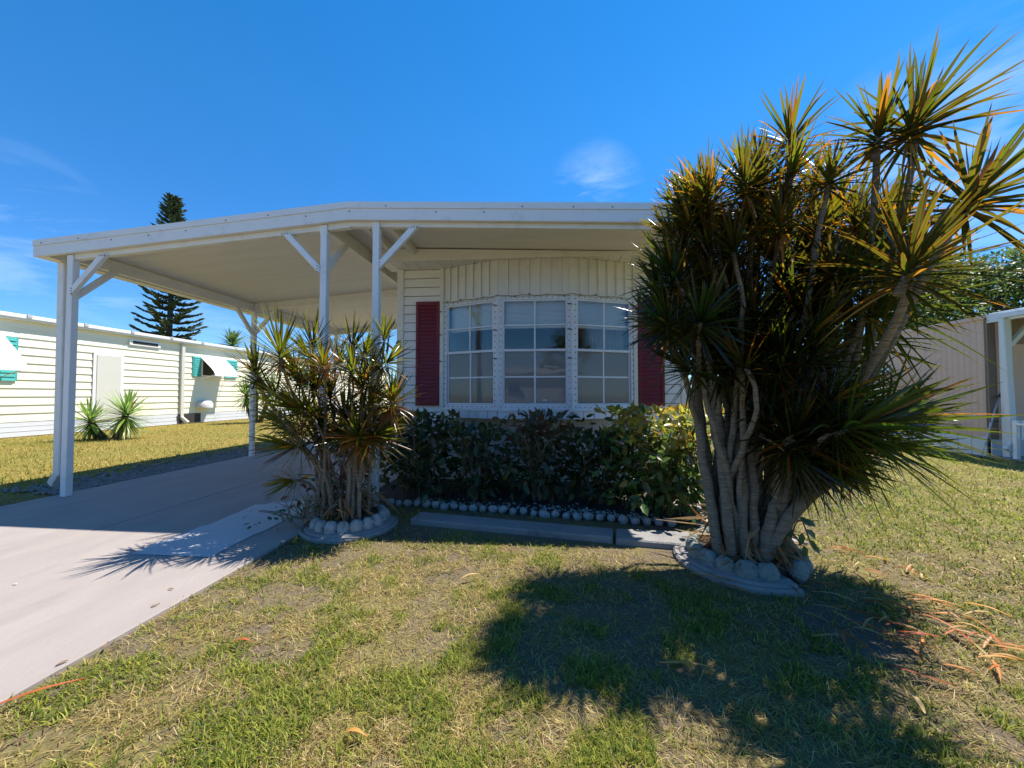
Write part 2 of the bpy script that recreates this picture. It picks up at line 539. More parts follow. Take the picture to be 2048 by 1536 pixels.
# ------------------------------------------------------------------ carport
PW = .07
XL, XP, XR = -5.74, -2.06, 1.93          # left end, ridge, right end of the roof
YF, YB = 3.80, 9.7
def ztop(x):
    return 2.892 + (x - XL) / (XP - XL) * (3.172 - 2.892) if x < XP else 3.172 - (x - XP) * .047
cp = thing('carport', (-3.9, 3.9, 0), 'white aluminium carport with braced posts spanning the driveway and house front', 'carport')
def sheared(x0, x1, y0, y1, d0, d1, name, m, par=cp, bevel=0):
    """bar following the roof line: from ztop-d0 down to ztop-d1"""
    za, zb = ztop(x0 + 1e-4), ztop(x1 - 1e-4)
    return MB().hexa([(x0, y0, za - d1), (x1, y0, zb - d1), (x1, y1, zb - d1), (x0, y1, za - d1),
                      (x0, y0, za - d0), (x1, y0, zb - d0), (x1, y1, zb - d0), (x0, y1, za - d0)]).build(name, m, par, bevel=bevel)
k = 0
y = YF + .03
while y < YB:
    y1 = min(y + .305, YB)
    sheared(XL + .02, XP - .001, y, y1 - .005, .02, .085, 'roof_panel', 'pan_underside')
    y = y1
y = YF + .03
while y < YB:
    y1 = min(y + .305, YB) if y < 5.0 else YB
    sheared(XP + .001, XR - .02, y, y1 - .005, .02, .085, 'roof_panel', 'pan_underside')
    y = y1
for (x0, x1) in ((XL, XP), (XP, XR)):
    f = sheared(x0, x1, YF, YF + .028, .0, .066, 'fascia_cap', 'white_metal')
    f = sheared(x0, x1, YF + .010, YF + .028, .068, .186, 'fascia', 'white_metal')
    sheared(x0 + (.02 if x0 == XL else 0), x1, YF + .0285, YF + .05, .087, .186, 'fascia_return', 'cream_trim')
scr = MB()
for i in range(17):
    x = -5.6 + i * .447 + random.uniform(-.08, .08)
    if x > XR - .1: break
    zz = ztop(x) - random.choice((.045, .095, .1))
    yy = YF - .003 if ztop(x) - zz < .067 else YF + .007
    scr.tube([(x, yy, zz), (x, yy + .006, zz)], .0075, 6)
tag(scr.build('screw_heads', 'dark_stud', cp), kind='stuff')
# beams
sheared(-5.36, XP, 3.865, 3.925, .087, .245, 'front_beam', 'cream_trim')
sheared(XP, XR - .1, 3.865, 3.925, .087, .235, 'front_beam', 'cream_trim')
zl = ztop(-5.45) - .087
MB().box((-5.39, 3.93, zl - .15), (-5.335, YB - .05, zl - .012)).build('side_beam', 'cream_trim', cp)
g = MB()                                          # open rain gutter along the low edge
g.box((XL - .005, YF + .03, zl - .115), (XL + .012, YB, zl + .02))
g.box((XL + .0125, YF + .03, zl - .115), (XL + .14, YB, zl - .10))
g.box((XL + .128, YF + .03, zl - .0995), (XL + .14, YB, zl - .03))
g.build('gutter', 'cream_trim', cp)
zm = ztop(-2.34) - .087
MB().box((-2.375, 3.93, zm - .16), (-2.305, YB - .05, zm - .003)).build('middle_beam', 'cream_trim', cp)
for yb in (6.62, 9.45):
    sheared(-5.33, -2.38, yb, yb + .06, .087, .215, 'cross_beam', 'cream_trim')
# stub rafters seen between the two middle posts
for x in (-1.98, -1.70):
    z = ztop(x) - .087
    MB().box((x - .03, 3.93, z - .09), (x + .03, 4.84, z - .002)).build('rafter', 'cream_trim', cp)
posts = []
def post(x, y, braces, zb=.022):
    ztp = ztop(x) - .10 if y < 4.2 else ztop(x) - .24
    if y < 4.2:
        m = MB().box((x - PW / 2, 3.80 + .051, zb), (x + PW / 2, 3.80 + .051 + PW, ztop(x - PW / 2) - .24))
        m.box((x - PW / 2 - .004, 3.80 + .0485, ztop(x) - .30), (x + PW / 2 + .004, 3.864, ztop(x - PW / 2) - .19))
    else:
        m = MB().box((x - PW / 2, y - PW / 2, zb), (x + PW / 2, y + PW / 2, ztp))
    p = m.build('post', 'white_metal', cp, bevel=.004)
    yc = 3.851 + PW / 2 if y < 4.2 else y
    for d in braces:
        d = Vector(d)
        zt = ztop(x + d.x * .4) - .245
        a = Vector((x, yc, zt - .40)) + d * (PW / 2)
        b = Vector((x, yc, zt + .005)) + d * .42
        off = Vector((0, -.030, 0)) if abs(d.x) > .5 and y < 4.2 else Vector((0, 0, 0))
        side = d.cross(Vector((0, 0, 1)))
        bm_ = MB()
        w = .048
        h = .062
        # plumb cut at the post, level cut at the beam
        lo0, lo1 = a + Vector((0, 0, -h * .7)), a + Vector((0, 0, h * .7))
        hi0, hi1 = b + d * (h * .7), b - d * (h * .7)
        s_ = side * (w / 2)
        bm_.hexa([lo0 - s_ + off, lo0 + s_ + off, hi0 + s_ + off, hi0 - s_ + off, lo1 - s_ + off, lo1 + s_ + off, hi1 + s_ + off, hi1 - s_ + off])
        br = bm_.build('brace', 'white_metal' if abs(d.x) > .5 else 'cream_trim', p, bevel=.003)
        if y < 4.2 and abs(d.x) > .5:
            sc = MB()
            for q in range(3):
                yy = yc - .030 - w / 2
                pa = a + d * .018 + Vector((0, 0, .035 - .03 * q)); pa.y = yy
                pb = b - d * (.03 - .03 * q) + Vector((0, 0, -.012)); pb.y = yy
                for c in (pa, pb):
                    sc.tube([c + Vector((0, -.004, 0)), c + Vector((0, .004, 0))], .006, 6)
            tag(sc.build('bolt_heads', 'dark_stud', br), kind='stuff')
    return p
p1 = post(-5.33, 3.9, [(1, 0, 0), (0, 1, 0)])
p2 = post(-2.34, 3.9, [(-1, 0, 0), (0, 1, 0)])
p3 = post(-1.765, 3.9, [(1, 0, 0)])
post(-5.36, 6.65, [(0, -1, 0), (1, 0, 0)])
post(-5.36, 9.45, [(0, -1, 0), (1, 0, 0)])
post(-2.34, 9.45, [])
dsx = -5.64
MB().bar((dsx, 4.02, 2.70), (dsx - .03, 4.06, .22), .085, .07, (0, 1, 0)).bar((dsx - .03, 4.06, .24), (dsx - .17, 4.10, .10), .085, .07, (0, 1, 0)).build('downspout', 'white_metal', cp, bevel=.008)

# ------------------------------------------------------------------ the mobile home
HX0, HX1, HY = -2.05, 1.86, 5.2
SOF = 2.9
home = thing('mobile_home', (0, HY, 0), 'white sided mobile home with bay window and red shutters', 'mobile home')
NB = 19
zb0, zstep = .55, (SOF - .55) / NB
def board_mesh(w):
    me = MB().hexa([(0, -.018, 0), (w, -.018, 0), (w, .012, 0), (0, .012, 0), (0, -.004, zstep - .008), (w, -.004, zstep - .008), (w, .012, zstep - .008), (0, .012, zstep - .008)])
    m = bpy.data.meshes.new('siding_board'); m.from_pydata([tuple(v) for v in me.v], [], me.f); m.materials.append(MATS['siding']); return m
bl, brt = board_mesh(.60), board_mesh(.56)
for i in range(NB):
    meshobj('siding_board', bl, home, (HX0 + .085, HY, zb0 + i * zstep))
    meshobj('siding_board', brt, home, (1.215, HY, zb0 + i * zstep))
box('corner_trim', (HX0, HY - .035, .1), (HX0 + .09, HY + .06, SOF), 'cream_trim', home, .004)
box('corner_trim', (HX1 - .09, HY - .035, .1), (HX1, HY + .06, SOF), 'cream_trim', home, .004)
# shell
box('wall_core', (HX0 + .086, HY + .0125, .55), (-1.42, HY + .0175, SOF), 'dark_gap', home)  # near-black backing paints the shadow lines into the gaps between boards
box('wall_core', (1.2, HY + .0125, .55), (HX1 - .09, HY + .0175, SOF), 'dark_gap', home)
box('side_wall', (HX0 + .01, HY + .07, .1), (HX0 + .05, 15, SOF), 'siding', home)
box('side_wall', (HX1 - .05, HY + .07, .1), (HX1 - .01, 15, SOF), 'siding', home)
box('rear_wall', (HX0, 15, .1), (HX1, 15.06, SOF), 'siding', home)
box('room_floor', (HX0 + .06, HY + .02, .66), (HX1 - .06, 15, .7), 'floor_inside', home)
box('room_ceiling', (HX0, HY + .02, SOF + .005), (HX1, 15, SOF + .05), 'wall_inside', home)
box('partition', (HX0 + .06, 9.2, .7), (.4, 9.26, SOF), 'wall_inside', home)
box('partition', (1.0, 9.2, .7), (HX1 - .06, 9.26, SOF), 'wall_inside', home)
for x in (HX0 + .055, HX1 - .07):
    box('lining', (x, HY + .07, .7), (x + .012, 9.2, SOF), 'wall_inside', home)
box('lining', (HX0 + .07, HY + .018, .7), (-1.40, HY + .03, SOF), 'wall_inside', home)
box('lining', (1.20, HY + .018, .7), (HX1 - .08, HY + .03, SOF), 'wall_inside', home)
# bay geometry: five plan points
BAY = [Vector((-1.40, HY - .02, 0)), Vector((-.60, 4.865, 0)), Vector((.345, 4.865, 0)), Vector((1.19, HY - .02, 0))]
ZB, ZT = .972, 2.405                            # glazed band
def facet(i):
    a, b = BAY[i], BAY[i + 1]
    d = (b - a); L = d.length; d = d / L
    nrm = Vector((d.y, -d.x, 0))                # outward (towards the camera)
    return a, d, L, nrm
bay = MB()
for i in range(3):
    a, d, L, nrm = facet(i)
    def P(s, z, o=0): return a + d * s + nrm * o + Vector((0, 0, z))
    def slab(s0, s1, z0, z1, o0, o1, mb):
        mb.hexa([P(s0, z0, o1), P(s1, z0, o1), P(s1, z0, o0), P(s0, z0, o0), P(s0, z1, o1), P(s1, z1, o1), P(s1, z1, o0), P(s0, z1, o0)])
    # upright mullion covers left and right of every facet, head and sill rails
    slab(0.002, .062, ZB, ZT, -.03, .0, bay); slab(L - .062, L - .002, ZB, ZT, -.03, .0, bay)
    slab(.063, L - .063, ZT - .035, ZT, -.03, .0, bay); slab(.063, L - .063, ZB, ZB + .05, -.03, .0, bay)
bayo = bay.build('bay_window', 'window_frame', home)
for b in BAY:                                   # cover strips at the angles
    MB().tube([b + Vector((0, -.004, ZB - .03)), b + Vector((0, -.004, ZT + .01))], .017, 8).build('cover_strip', 'window_frame', bayo)
studs = MB()
for i in range(3):
    a, d, L, nrm = facet(i)
    def P(s, z, o=0): return a + d * s + nrm * o + Vector((0, 0, z))
    def slab(s0, s1, z0, z1, o0, o1, mb):
        mb.hexa([P(s0, z0, o1), P(s1, z0, o1), P(s1, z0, o0), P(s0, z0, o0), P(s0, z1, o1), P(s1, z1, o1), P(s1, z1, o0), P(s0, z1, o0)])
    s0, s1 = .064, L - .064
    zmid = (ZB + ZT) / 2 + .03
    sash_u, sash_l = MB(), MB()
    for (mb, za, zb_, o) in ((sash_u, zmid - .012, ZT - .036, -.012), (sash_l, ZB + .051, zmid + .022, -.030)):
        fw = .020
        slab(s0, s0 + fw, za, zb_, o - .022, o, mb); slab(s1 - fw, s1, za, zb_, o - .022, o, mb)
        slab(s0 + fw, s1 - fw, zb_ - fw, zb_, o - .022, o, mb); slab(s0 + fw, s1 - fw, za, za + fw * (1.4 if mb is sash_u else 1), o - .022, o, mb)
    su = sash_u.build('upper_sash', 'window_frame', home)
    slw = sash_l.build('lower_sash', 'window_frame', home)
    for (par, za, zb_, o, gm_) in ((su, zmid - .012 + .034, ZT - .06, -.022, 'glass'), (slw, ZB + .075, zmid - .002, -.040, 'glass_screen')):
        sm, zmm = (s0 + s1) / 2, (za + zb_) / 2
        mun = MB()
        slab(sm - .010, sm + .010, za, zb_, o - .008, o + .008, mun)
        slab(s0 + .024, sm - .010, zmm - .010, zmm + .010, o - .008, o + .008, mun)
        slab(sm + .010, s1 - .024, zmm - .010, zmm + .010, o - .008, o + .008, mun)
        mun.build('muntin', 'window_frame', par)
        for (qa, qb) in ((s0 + .024, sm - .010), (sm + .010, s1 - .024)):
            for (ra, rb) in ((za, zmm - .010), (zmm + .010, zb_)):
                g = MB(); slab(qa, qb, ra, rb, o - .003, o + .002, g)
                g.build('pane', gm_, par)
    # blind behind the upper sash
    bl_ = MB()
    zbl = ZT - .36
    for q in range(22):
        z = zbl + q * .0165
        slab(s0 + .02, s1 - .02, z, z + .0025, -.115, -.090, bl_)
        slab(s0 + .02, s1 - .02, z + .0026, z + .014, -.103, -.101, bl_)
    slab(s0 + .01, s1 - .01, zbl - .03, zbl - .004, -.115, -.088, bl_)
    bl_.build('blind', 'blind', home)
    for z in np.arange(ZB + .03, ZT, .076):
        for s in (.040, L - .040):
            c = P(s + random.uniform(-.003, .003), z, 0)
            studs.tube([c - nrm * .002, c + nrm * .009], .0065, 6)
    for s in np.arange(.10, L - .08, .075):
        for z in (ZB + .022, ZT - .012):
            c = P(s, z, 0); studs.tube([c - nrm * .002, c + nrm * .008], .0060, 6)
    # panels above (ribbed) and skirt below (short tongues)
    npn = 7
    for q in range(npn):
        w = L / npn
        pn = MB()
        slab(q * w + .001, (q + 1) * w - .022, ZT + .035, SOF - .004, -.02, -.010, pn)
        pn.build('wall_panel', 'bay_panel', home)
        rb_ = MB(); slab((q + 1) * w - .0215, (q + 1) * w - .001, ZT + .035, SOF - .004, -.02, .016, rb_)
        rb_.build('panel_rib', 'bay_panel', home)
    hd = MB(); slab(.0, L, ZT + .002, ZT + .034, -.025, .016, hd); hd.build('head_flashing', 'cream_trim', home)
    sl_ = MB(); slab(.0, L, ZB - .028, ZB - .001, -.03, .022, sl_); sl_.build('sill', 'window_frame', home)
    for q in range(6):
        w = L / 6
        tg = MB(); slab(q * w + .002, (q + 1) * w - .006, ZB - .125, ZB - .030, -.025, .006, tg)
        tg.build('sill_panel', 'window_frame', home)
tag(studs.build('shutter_studs', 'dark_stud', bayo), kind='stuff')
# string of dead fairy light cable clipped round the frame
cab = MB()
pts = []
for i in range(3):
    a, d, L, nrm = facet(i)
    for q in range(9):
        s = L * q / 9
        pts.append(a + d * s + nrm * .024 + Vector((0, 0, ZT + .012 + .008 * math.sin(q * 2.1 + i))))
cab.tube(pts, .0035, 5)
for q, p in enumerate(pts[1::2]):
    cab.tube([p, p + Vector((random.uniform(-.03, .03), -.012, random.uniform(-.02, .02)))], .006, 5)
for z in (2.30, 1.98, 1.62):
    for b in BAY[1:3] + [BAY[0]]:
        cab.tube([b + Vector((-.06, -.03, z)), b + Vector((.0, -.035, z - .012))], .006, 5)
cab.build('light_string', 'dark_stud', bayo)
# bay underside and room floor inside it
MB().add([(p.x, p.y + .03, ZB - .11) for p in BAY] + [(p.x, p.y + .03, ZB - .07) for p in BAY], [(0, 1, 2, 3), (7, 6, 5, 4), (0, 4, 5, 1), (1, 5, 6, 2), (2, 6, 7, 3), (3, 7, 4, 0)]).build('bay_floor', 'skirting', home)
for (x0, x1) in ((-1.44, -1.385), (1.165, 1.215)):
    box('jamb_trim', (x0, HY - .045, .86), (x1, HY + .02, SOF), 'cream_trim', home, .004)
# shutters
for (x0, x1, lab) in ((-1.775, -1.445, None), (1.225, 1.555, None)):
    z0, z1 = 1.005, 2.44
    fr = MB()
    fr.box((x0, HY - .048, z0), (x0 + .04, HY - .022, z1)); fr.box((x1 - .04, HY - .048, z0), (x1, HY - .022, z1))
    fr.box((x0 + .0405, HY - .048, z0), (x1 - .0405, HY - .022, z0 + .05)); fr.box((x0 + .0405, HY - .048, z1 - .05), (x1 - .0405, HY - .022, z1))
    fr.box((x0 + .0405, HY - .030, z0 + .0505), (x1 - .0405, HY - .022, z1 - .0505))
    sh = fr.build('shutter', 'shutter_red', home, bevel=.002)
    nsl = 26
    st = (z1 - z0 - .1) / nsl
    sm_ = bpy.data.meshes.new('slat')
    q = MB().hexa([(0, -.014, 0), (x1 - x0 - .083, -.014, 0), (x1 - x0 - .083, 0, 0), (0, 0, 0), (0, -.003, st * .98), (x1 - x0 - .083, -.003, st * .98), (x1 - x0 - .083, 0, st * .98), (0, 0, st * .98)])
    sm_.from_pydata([tuple(v) for v in q.v], [], q.f); sm_.materials.append(MATS['shutter_red'])
    for j in range(nsl):
        meshobj('slat', sm_, sh, (x0 + .0415, HY - .0305, z0 + .05 + j * st))
# soffit, eave
for q in range(25):
    x = HX0 - .12 + q * .157
    box('soffit_panel', (x, 4.853, SOF), (x + .150, HY + .06, SOF + .012), 'bay_panel', home)
zr0, zr1 = ztop(HX0 - .12) - .088, ztop(HX1 + .06) - .088
MB().hexa([(HX0 - .14, 4.815, SOF - .012), (HX1 + .06, 4.815, SOF - .012), (HX1 + .06, 4.85, SOF - .012), (HX0 - .14, 4.85, SOF - .012),
           (HX0 - .14, 4.815, SOF + .05), (HX1 + .06, 4.815, SOF + .03), (HX1 + .06, 4.85, SOF + .03), (HX0 - .14, 4.85, SOF + .05)]).build('eave_trim', 'cream_trim', home)
MB().hexa([(HX0 - .14, 4.828, SOF + .051), (HX1 + .06, 4.828, SOF + .031), (HX1 + .06, 4.85, SOF + .031), (HX0 - .14, 4.85, SOF + .051),
           (HX0 - .14, 4.828, zr0), (HX1 + .06, 4.828, zr1), (HX1 + .06, 4.85, zr1), (HX0 - .14, 4.85, zr0)]).build('eave_fascia', 'cream_trim', home)
# skirting below the floor
nsk = 13
for q in range(nsk):
    x = HX0 + .09 + q * (HX1 - HX0 - .18) / nsk
    box('skirting_panel', (x, HY - .012, .0), (x + (HX1 - HX0 - .18) / nsk - .006, HY + .01, .86 if -1.4 < x < 1.05 else .548), 'skirting', home)
# house number on the corner board
cu = bpy.data.curves.new('house_number', 'FONT'); cu.body = '8'; cu.size = .17; cu.extrude = .006; cu.offset = -.002
tmp = bpy.data.objects.new('tmpnum', cu); COL.objects.link(tmp)
dg = bpy.context.evaluated_depsgraph_get()
me = bpy.data.meshes.new_from_object(tmp.evaluated_get(dg)); bpy.data.objects.remove(tmp)
me.materials.clear(); me.materials.append(MATS['black_paint'])
pn = at(789, 697, 1, HY - .043)
hn = meshobj('house_number', me, home, pn, (R(90), R(8), 0)); hn['label'] = 'black house number on the left corner board'
# inside the bay: curtain, table, pot
cv = []
for q in range(40):
    s = q / 39
    cv.append((.62 + .46 * s, 5.45 + .035 * math.sin(q * 1.35) - .12 * s))
MB().add([(x, y, .75) for x, y in cv] + [(x, y, 2.75) for x, y in cv], [(q, q + 1, q + 41, q + 40) for q in range(39)]).build('curtain', 'curtain', home, smooth=True)
pot = thing('flower_pot', (-.0, 4.99, ZB - .07), 'pale blue flower pot behind the middle bay window pane', 'flower pot')
MB().lathe([(0, 0), (.055, 0), (.085, .17), (.092, .17), (.092, .19), (.08, .19), (.075, .16), (0, .16)], (0, 4.99, ZB - .069), 20).build('pot', 'pot', pot, smooth=True)

# ------------------------------------------------------------------ leaves
def rosette_geom(n, L, Wd, center, axis, tmin=6, tmax=105, droop=.22, dead=0, old=0.2, green=(.045, .085, .016), edge=(.12, .042, .016), seed=0, young=0.0, curl=0.0):
    """strap leaves spiralling round an axis -> verts (n,rows,3,3), colours"""
    g = np.random.default_rng(seed)
    axis = np.array(axis, float); axis /= np.linalg.norm(axis)
    ref = np.array([1., 0, 0]) if abs(axis[0]) < .8 else np.array([0, 1., 0])
    u = np.cross(axis, ref); u /= np.linalg.norm(u); v = np.cross(axis, u)
    nt = n + dead
    i = np.arange(nt); t = np.clip(i / n, 0, 1)
    th = np.radians(tmin + (tmax - tmin) * t ** .85 + g.normal(0, 6, nt))
    isd = i >= n
    th[isd] = np.radians(g.uniform(125, 165, dead))
    ph = i * 2.39996 + g.normal(0, .15, nt)
    d0 = axis * np.cos(th)[:, None] + (u * np.cos(ph)[:, None] + v * np.sin(ph)[:, None]) * np.sin(th)[:, None]
    Li = L * (.62 + .38 * np.sin(np.pi * np.clip(t * .8 + .25, 0, 1))) * g.uniform(.85, 1.12, nt)
    dr = droop * (.15 + t) * g.uniform(.5, 1.5, nt)
    dr[isd] = .35
    rows = 7
    s = np.linspace(0, 1, rows)
    start = np.array(center)[None] - axis[None] * (t * L * .28)[:, None] + d0 * .012
    down = np.array([0, 0, -1.])
    p = start[:, None] + d0[:, None] * (Li[:, None] * s)[..., None] + down * (Li * dr)[:, None, None] * (s ** 2)[None, :, None]
    if curl: p += (g.normal(0, curl, (nt, 1, 3)) * Li[:, None, None]) * (s ** 2.5)[None, :, None]
    tan = np.gradient(p, axis=1); tan /= np.linalg.norm(tan, axis=2, keepdims=True) + 1e-9
    side = np.cross(tan, axis[None, None] + .001); side /= np.linalg.norm(side, axis=2, keepdims=True) + 1e-9
    nr = np.cross(side, tan)
    w = Wd * np.minimum(1, .55 + s * 1.6) * np.clip(1 - s, 0, 1) ** .55
    wi = (w[None] * g.uniform(.8, 1.15, nt)[:, None])[..., None]
    V = np.stack([p - side * wi / 2, p - nr * wi * .13, p + side * wi / 2], 2)          # nt,rows,3,3
    gcol = np.array(green)[None] * g.uniform(.6, 1.5, (nt, 1)); ecol = np.array(edge)[None] * g.uniform(.6, 1.6, (nt, 1))
    yg = np.clip(1 - t / .4, 0, 1)[:, None] * young
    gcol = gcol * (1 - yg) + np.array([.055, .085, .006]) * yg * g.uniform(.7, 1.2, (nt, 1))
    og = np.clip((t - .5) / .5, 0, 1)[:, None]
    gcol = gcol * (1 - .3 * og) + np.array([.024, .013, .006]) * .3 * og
    o = g.random(nt) < old * (.35 + t)
    gcol[o] = np.array([.11, .05, .008]) * g.uniform(.6, 1.4, (o.sum(), 1)); ecol[o] = np.array([.15, .048, .012])
    gcol[isd] = np.array([.20, .125, .05]) * g.uniform(.5, 1.2, (dead, 1)); ecol[isd] = np.array([.18, .09, .03])
    C = np.stack([ecol, gcol, ecol], 1)[:, None].repeat(rows, 1)
    tip = np.clip((s - .75) / .25, 0, 1)[None, :, None, None]
    C = C * (1 - .6 * tip) + np.stack([ecol] * 3, 1)[:, None] * .6 * tip
    return V, C, rows
def strap_faces(n, rows):
    f = []
    for r in range(rows - 1):
        for c in range(2):
            a = r * 3 + c
            f.append((a, a + 1, a + 4, a + 3))
    f = np.array(f)
    return (f[None] + (np.arange(n) * rows * 3)[:, None, None]).reshape(-1, 4)
LEAF_PARTS = [0]
def rosette(parent, mname, split=False, **kw):
    V, C, rows = rosette_geom(**kw)
    n = len(V)
    if split:
        core = MB().tube([Vector(kw['center']) - Vector(kw['axis']).normalized() * .16, Vector(kw['center']) + Vector(kw['axis']).normalized() * .02], [.022, .012], 7)
        ro = core.build('leaf_rosette', 'bark_cane', parent)
        F1 = strap_faces(1, rows)
        for i in range(n):
            npmesh('leaf', V[i].reshape(-1, 3), F1, mname, ro, C[i].reshape(-1, 3), smooth=True)
        LEAF_PARTS[0] += n
        return ro
    return npmesh('leaf_rosette', V.reshape(-1, 3), strap_faces(n, rows), mname, parent, C.reshape(-1, 3), smooth=True)
def bez(p0, p1, p2, p3, n=12):
    out = []
    for i in range(n + 1):
        t = i / n; q = 1 - t
        out.append(Vector(p0) * q ** 3 + Vector(p1) * (3 * q * q * t) + Vector(p2) * (3 * q * t * t) + Vector(p3) * t ** 3)
    return out
def cane(parent, p0, head, axis, r0=.026, r1=.015, mid=None, name='cane'):
    p0, head, axis = Vector(p0), Vector(head), Vector(axis).normalized()
    L = (head - p0).length
    p1 = Vector(mid) if mid is not None else p0 + Vector(((head.x - p0.x) * .08, (head.y - p0.y) * .08, L * .45))
    pts = bez(p0, p1, head - axis * L * .30, head - axis * .02, 16)
    for q in pts[2:-2]:
        q += Vector((random.gauss(0, .006), random.gauss(0, .006), 0))
    n = len(pts)
    rr = [(r0 + (r1 - r0) * i / (n - 1)) * random.uniform(.9, 1.12) for i in range(n)]
    return MB().tube(pts, rr, 8).build(name, 'bark_cane', parent, smooth=True)

# ------------------------------------------------------------------ planter rings and bed edging
def scallop_mesh(m):
    bm = bmesh.new()
    bmesh.ops.create_icosphere(bm, subdivisions=2, radius=1)
    for v in bm.verts:
        v.co *= 1 + .06 * math.sin(v.co.x * 7 + v.co.z * 5) + random.uniform(-.03, .03)
    me = bpy.data.meshes.new('scallop'); bm.to_mesh(me); bm.free()
    me.polygons.foreach_set('use_smooth', [True] * len(me.polygons)); me.materials.append(MATS[m])
    return me
SC = [scallop_mesh('scallop_stone') for _ in range(3)]
SM = [scallop_mesh('scallop_mossy') for _ in range(3)]
ed = thing('scalloped_edging', (-.2, 3.7, 0), 'row of rounded white stone edging along the front of the flower bed', 'edging')
NS = 28
for i in range(NS):
    f = i / (NS - 1)
    x = -1.62 + 2.72 * f; y = 3.95 - .45 * f + random.uniform(-.012, .012)
    s = random.uniform(.9, 1.15)
    meshobj('stone', SC[i % 3], ed, (x, y, .026 + random.uniform(-.008, .008)), (random.uniform(-.3, .3), random.uniform(-.3, .3), random.uniform(-.5, .3)), (.048 * s * random.uniform(.75, 1.15), .040 * random.uniform(.8, 1.25), .040 * s))
def ring(c, R0, nh, meshes, label, lip, name='planter_ring', gap=()):
    r = thing(name, (c[0], c[1], 0), label, 'planter')
    for i in range(nh):
        if i in gap: continue
        a = 2 * math.pi * i / nh + .1
        s = random.uniform(.92, 1.1)
        meshobj('scallop', meshes[i % 3], r, (c[0] + R0 * math.cos(a), c[1] + R0 * math.sin(a), .070), (random.uniform(-.2, .2), random.uniform(-.15, .15), a + math.pi / 2), (math.pi * R0 / nh * 1.12 * s, .05 * random.uniform(.85, 1.15), .066 * s))
    a0, a1, R1 = lip
    prof = [(R0 - .05, 0), (R0 - .05, .05), (R0 + .03, .055), (R0 + .045, .05), (R1 - .05, .045), (R1 - .035, .03), (R1 - .012, .034), (R1, .02), (R1, 0), (R0 - .05, 0)]
    m = MB().lathe(prof, (c[0], c[1], 0), 40, R(a0), R(a1))
    k = 41
    m.f.append(tuple(len(m.v) - len(prof) * k + j * k for j in range(len(prof) - 1)))
    m.f.append(tuple(len(m.v) - len(prof) * k + j * k + k - 1 for j in range(len(prof) - 1)))
    m.build('lip', 'concrete_old', r, smooth=False)
    MB().lathe([(R0 - .04, 0), (R0 - .04, .10), (R0 - .12, .11), (0.0, .12)], (c[0], c[1], 0), 24).build('soil', 'bed_soil', r, smooth=True)
    return r
R1C, R2C = (-1.70, 3.27), (1.36, 2.80)
ring(R1C, .275, 18, SC, 'scalloped grey concrete planter ring beside the driveway', (165, 395, .40))
ring(R2C, .325, 18, SM, 'mossy scalloped planter ring around the tall right clump', (150, 285, .45), gap=(14,))

# ------------------------------------------------------------------ the tall dragon tree clump on the right
def imdir(dx, dy, toward=0.0):
    """direction given as seen in the photo (right, up) and towards the viewer"""
    return (_r * dx + Vector((0, 0, 1)) * dy - Vector((_f.x, _f.y, 0)) * toward).normalized()
big = thing('dragon_tree', (R2C[0], R2C[1], 0), 'tall many-caned dragon tree with dark red-green leaf heads on the right', 'dragon tree')
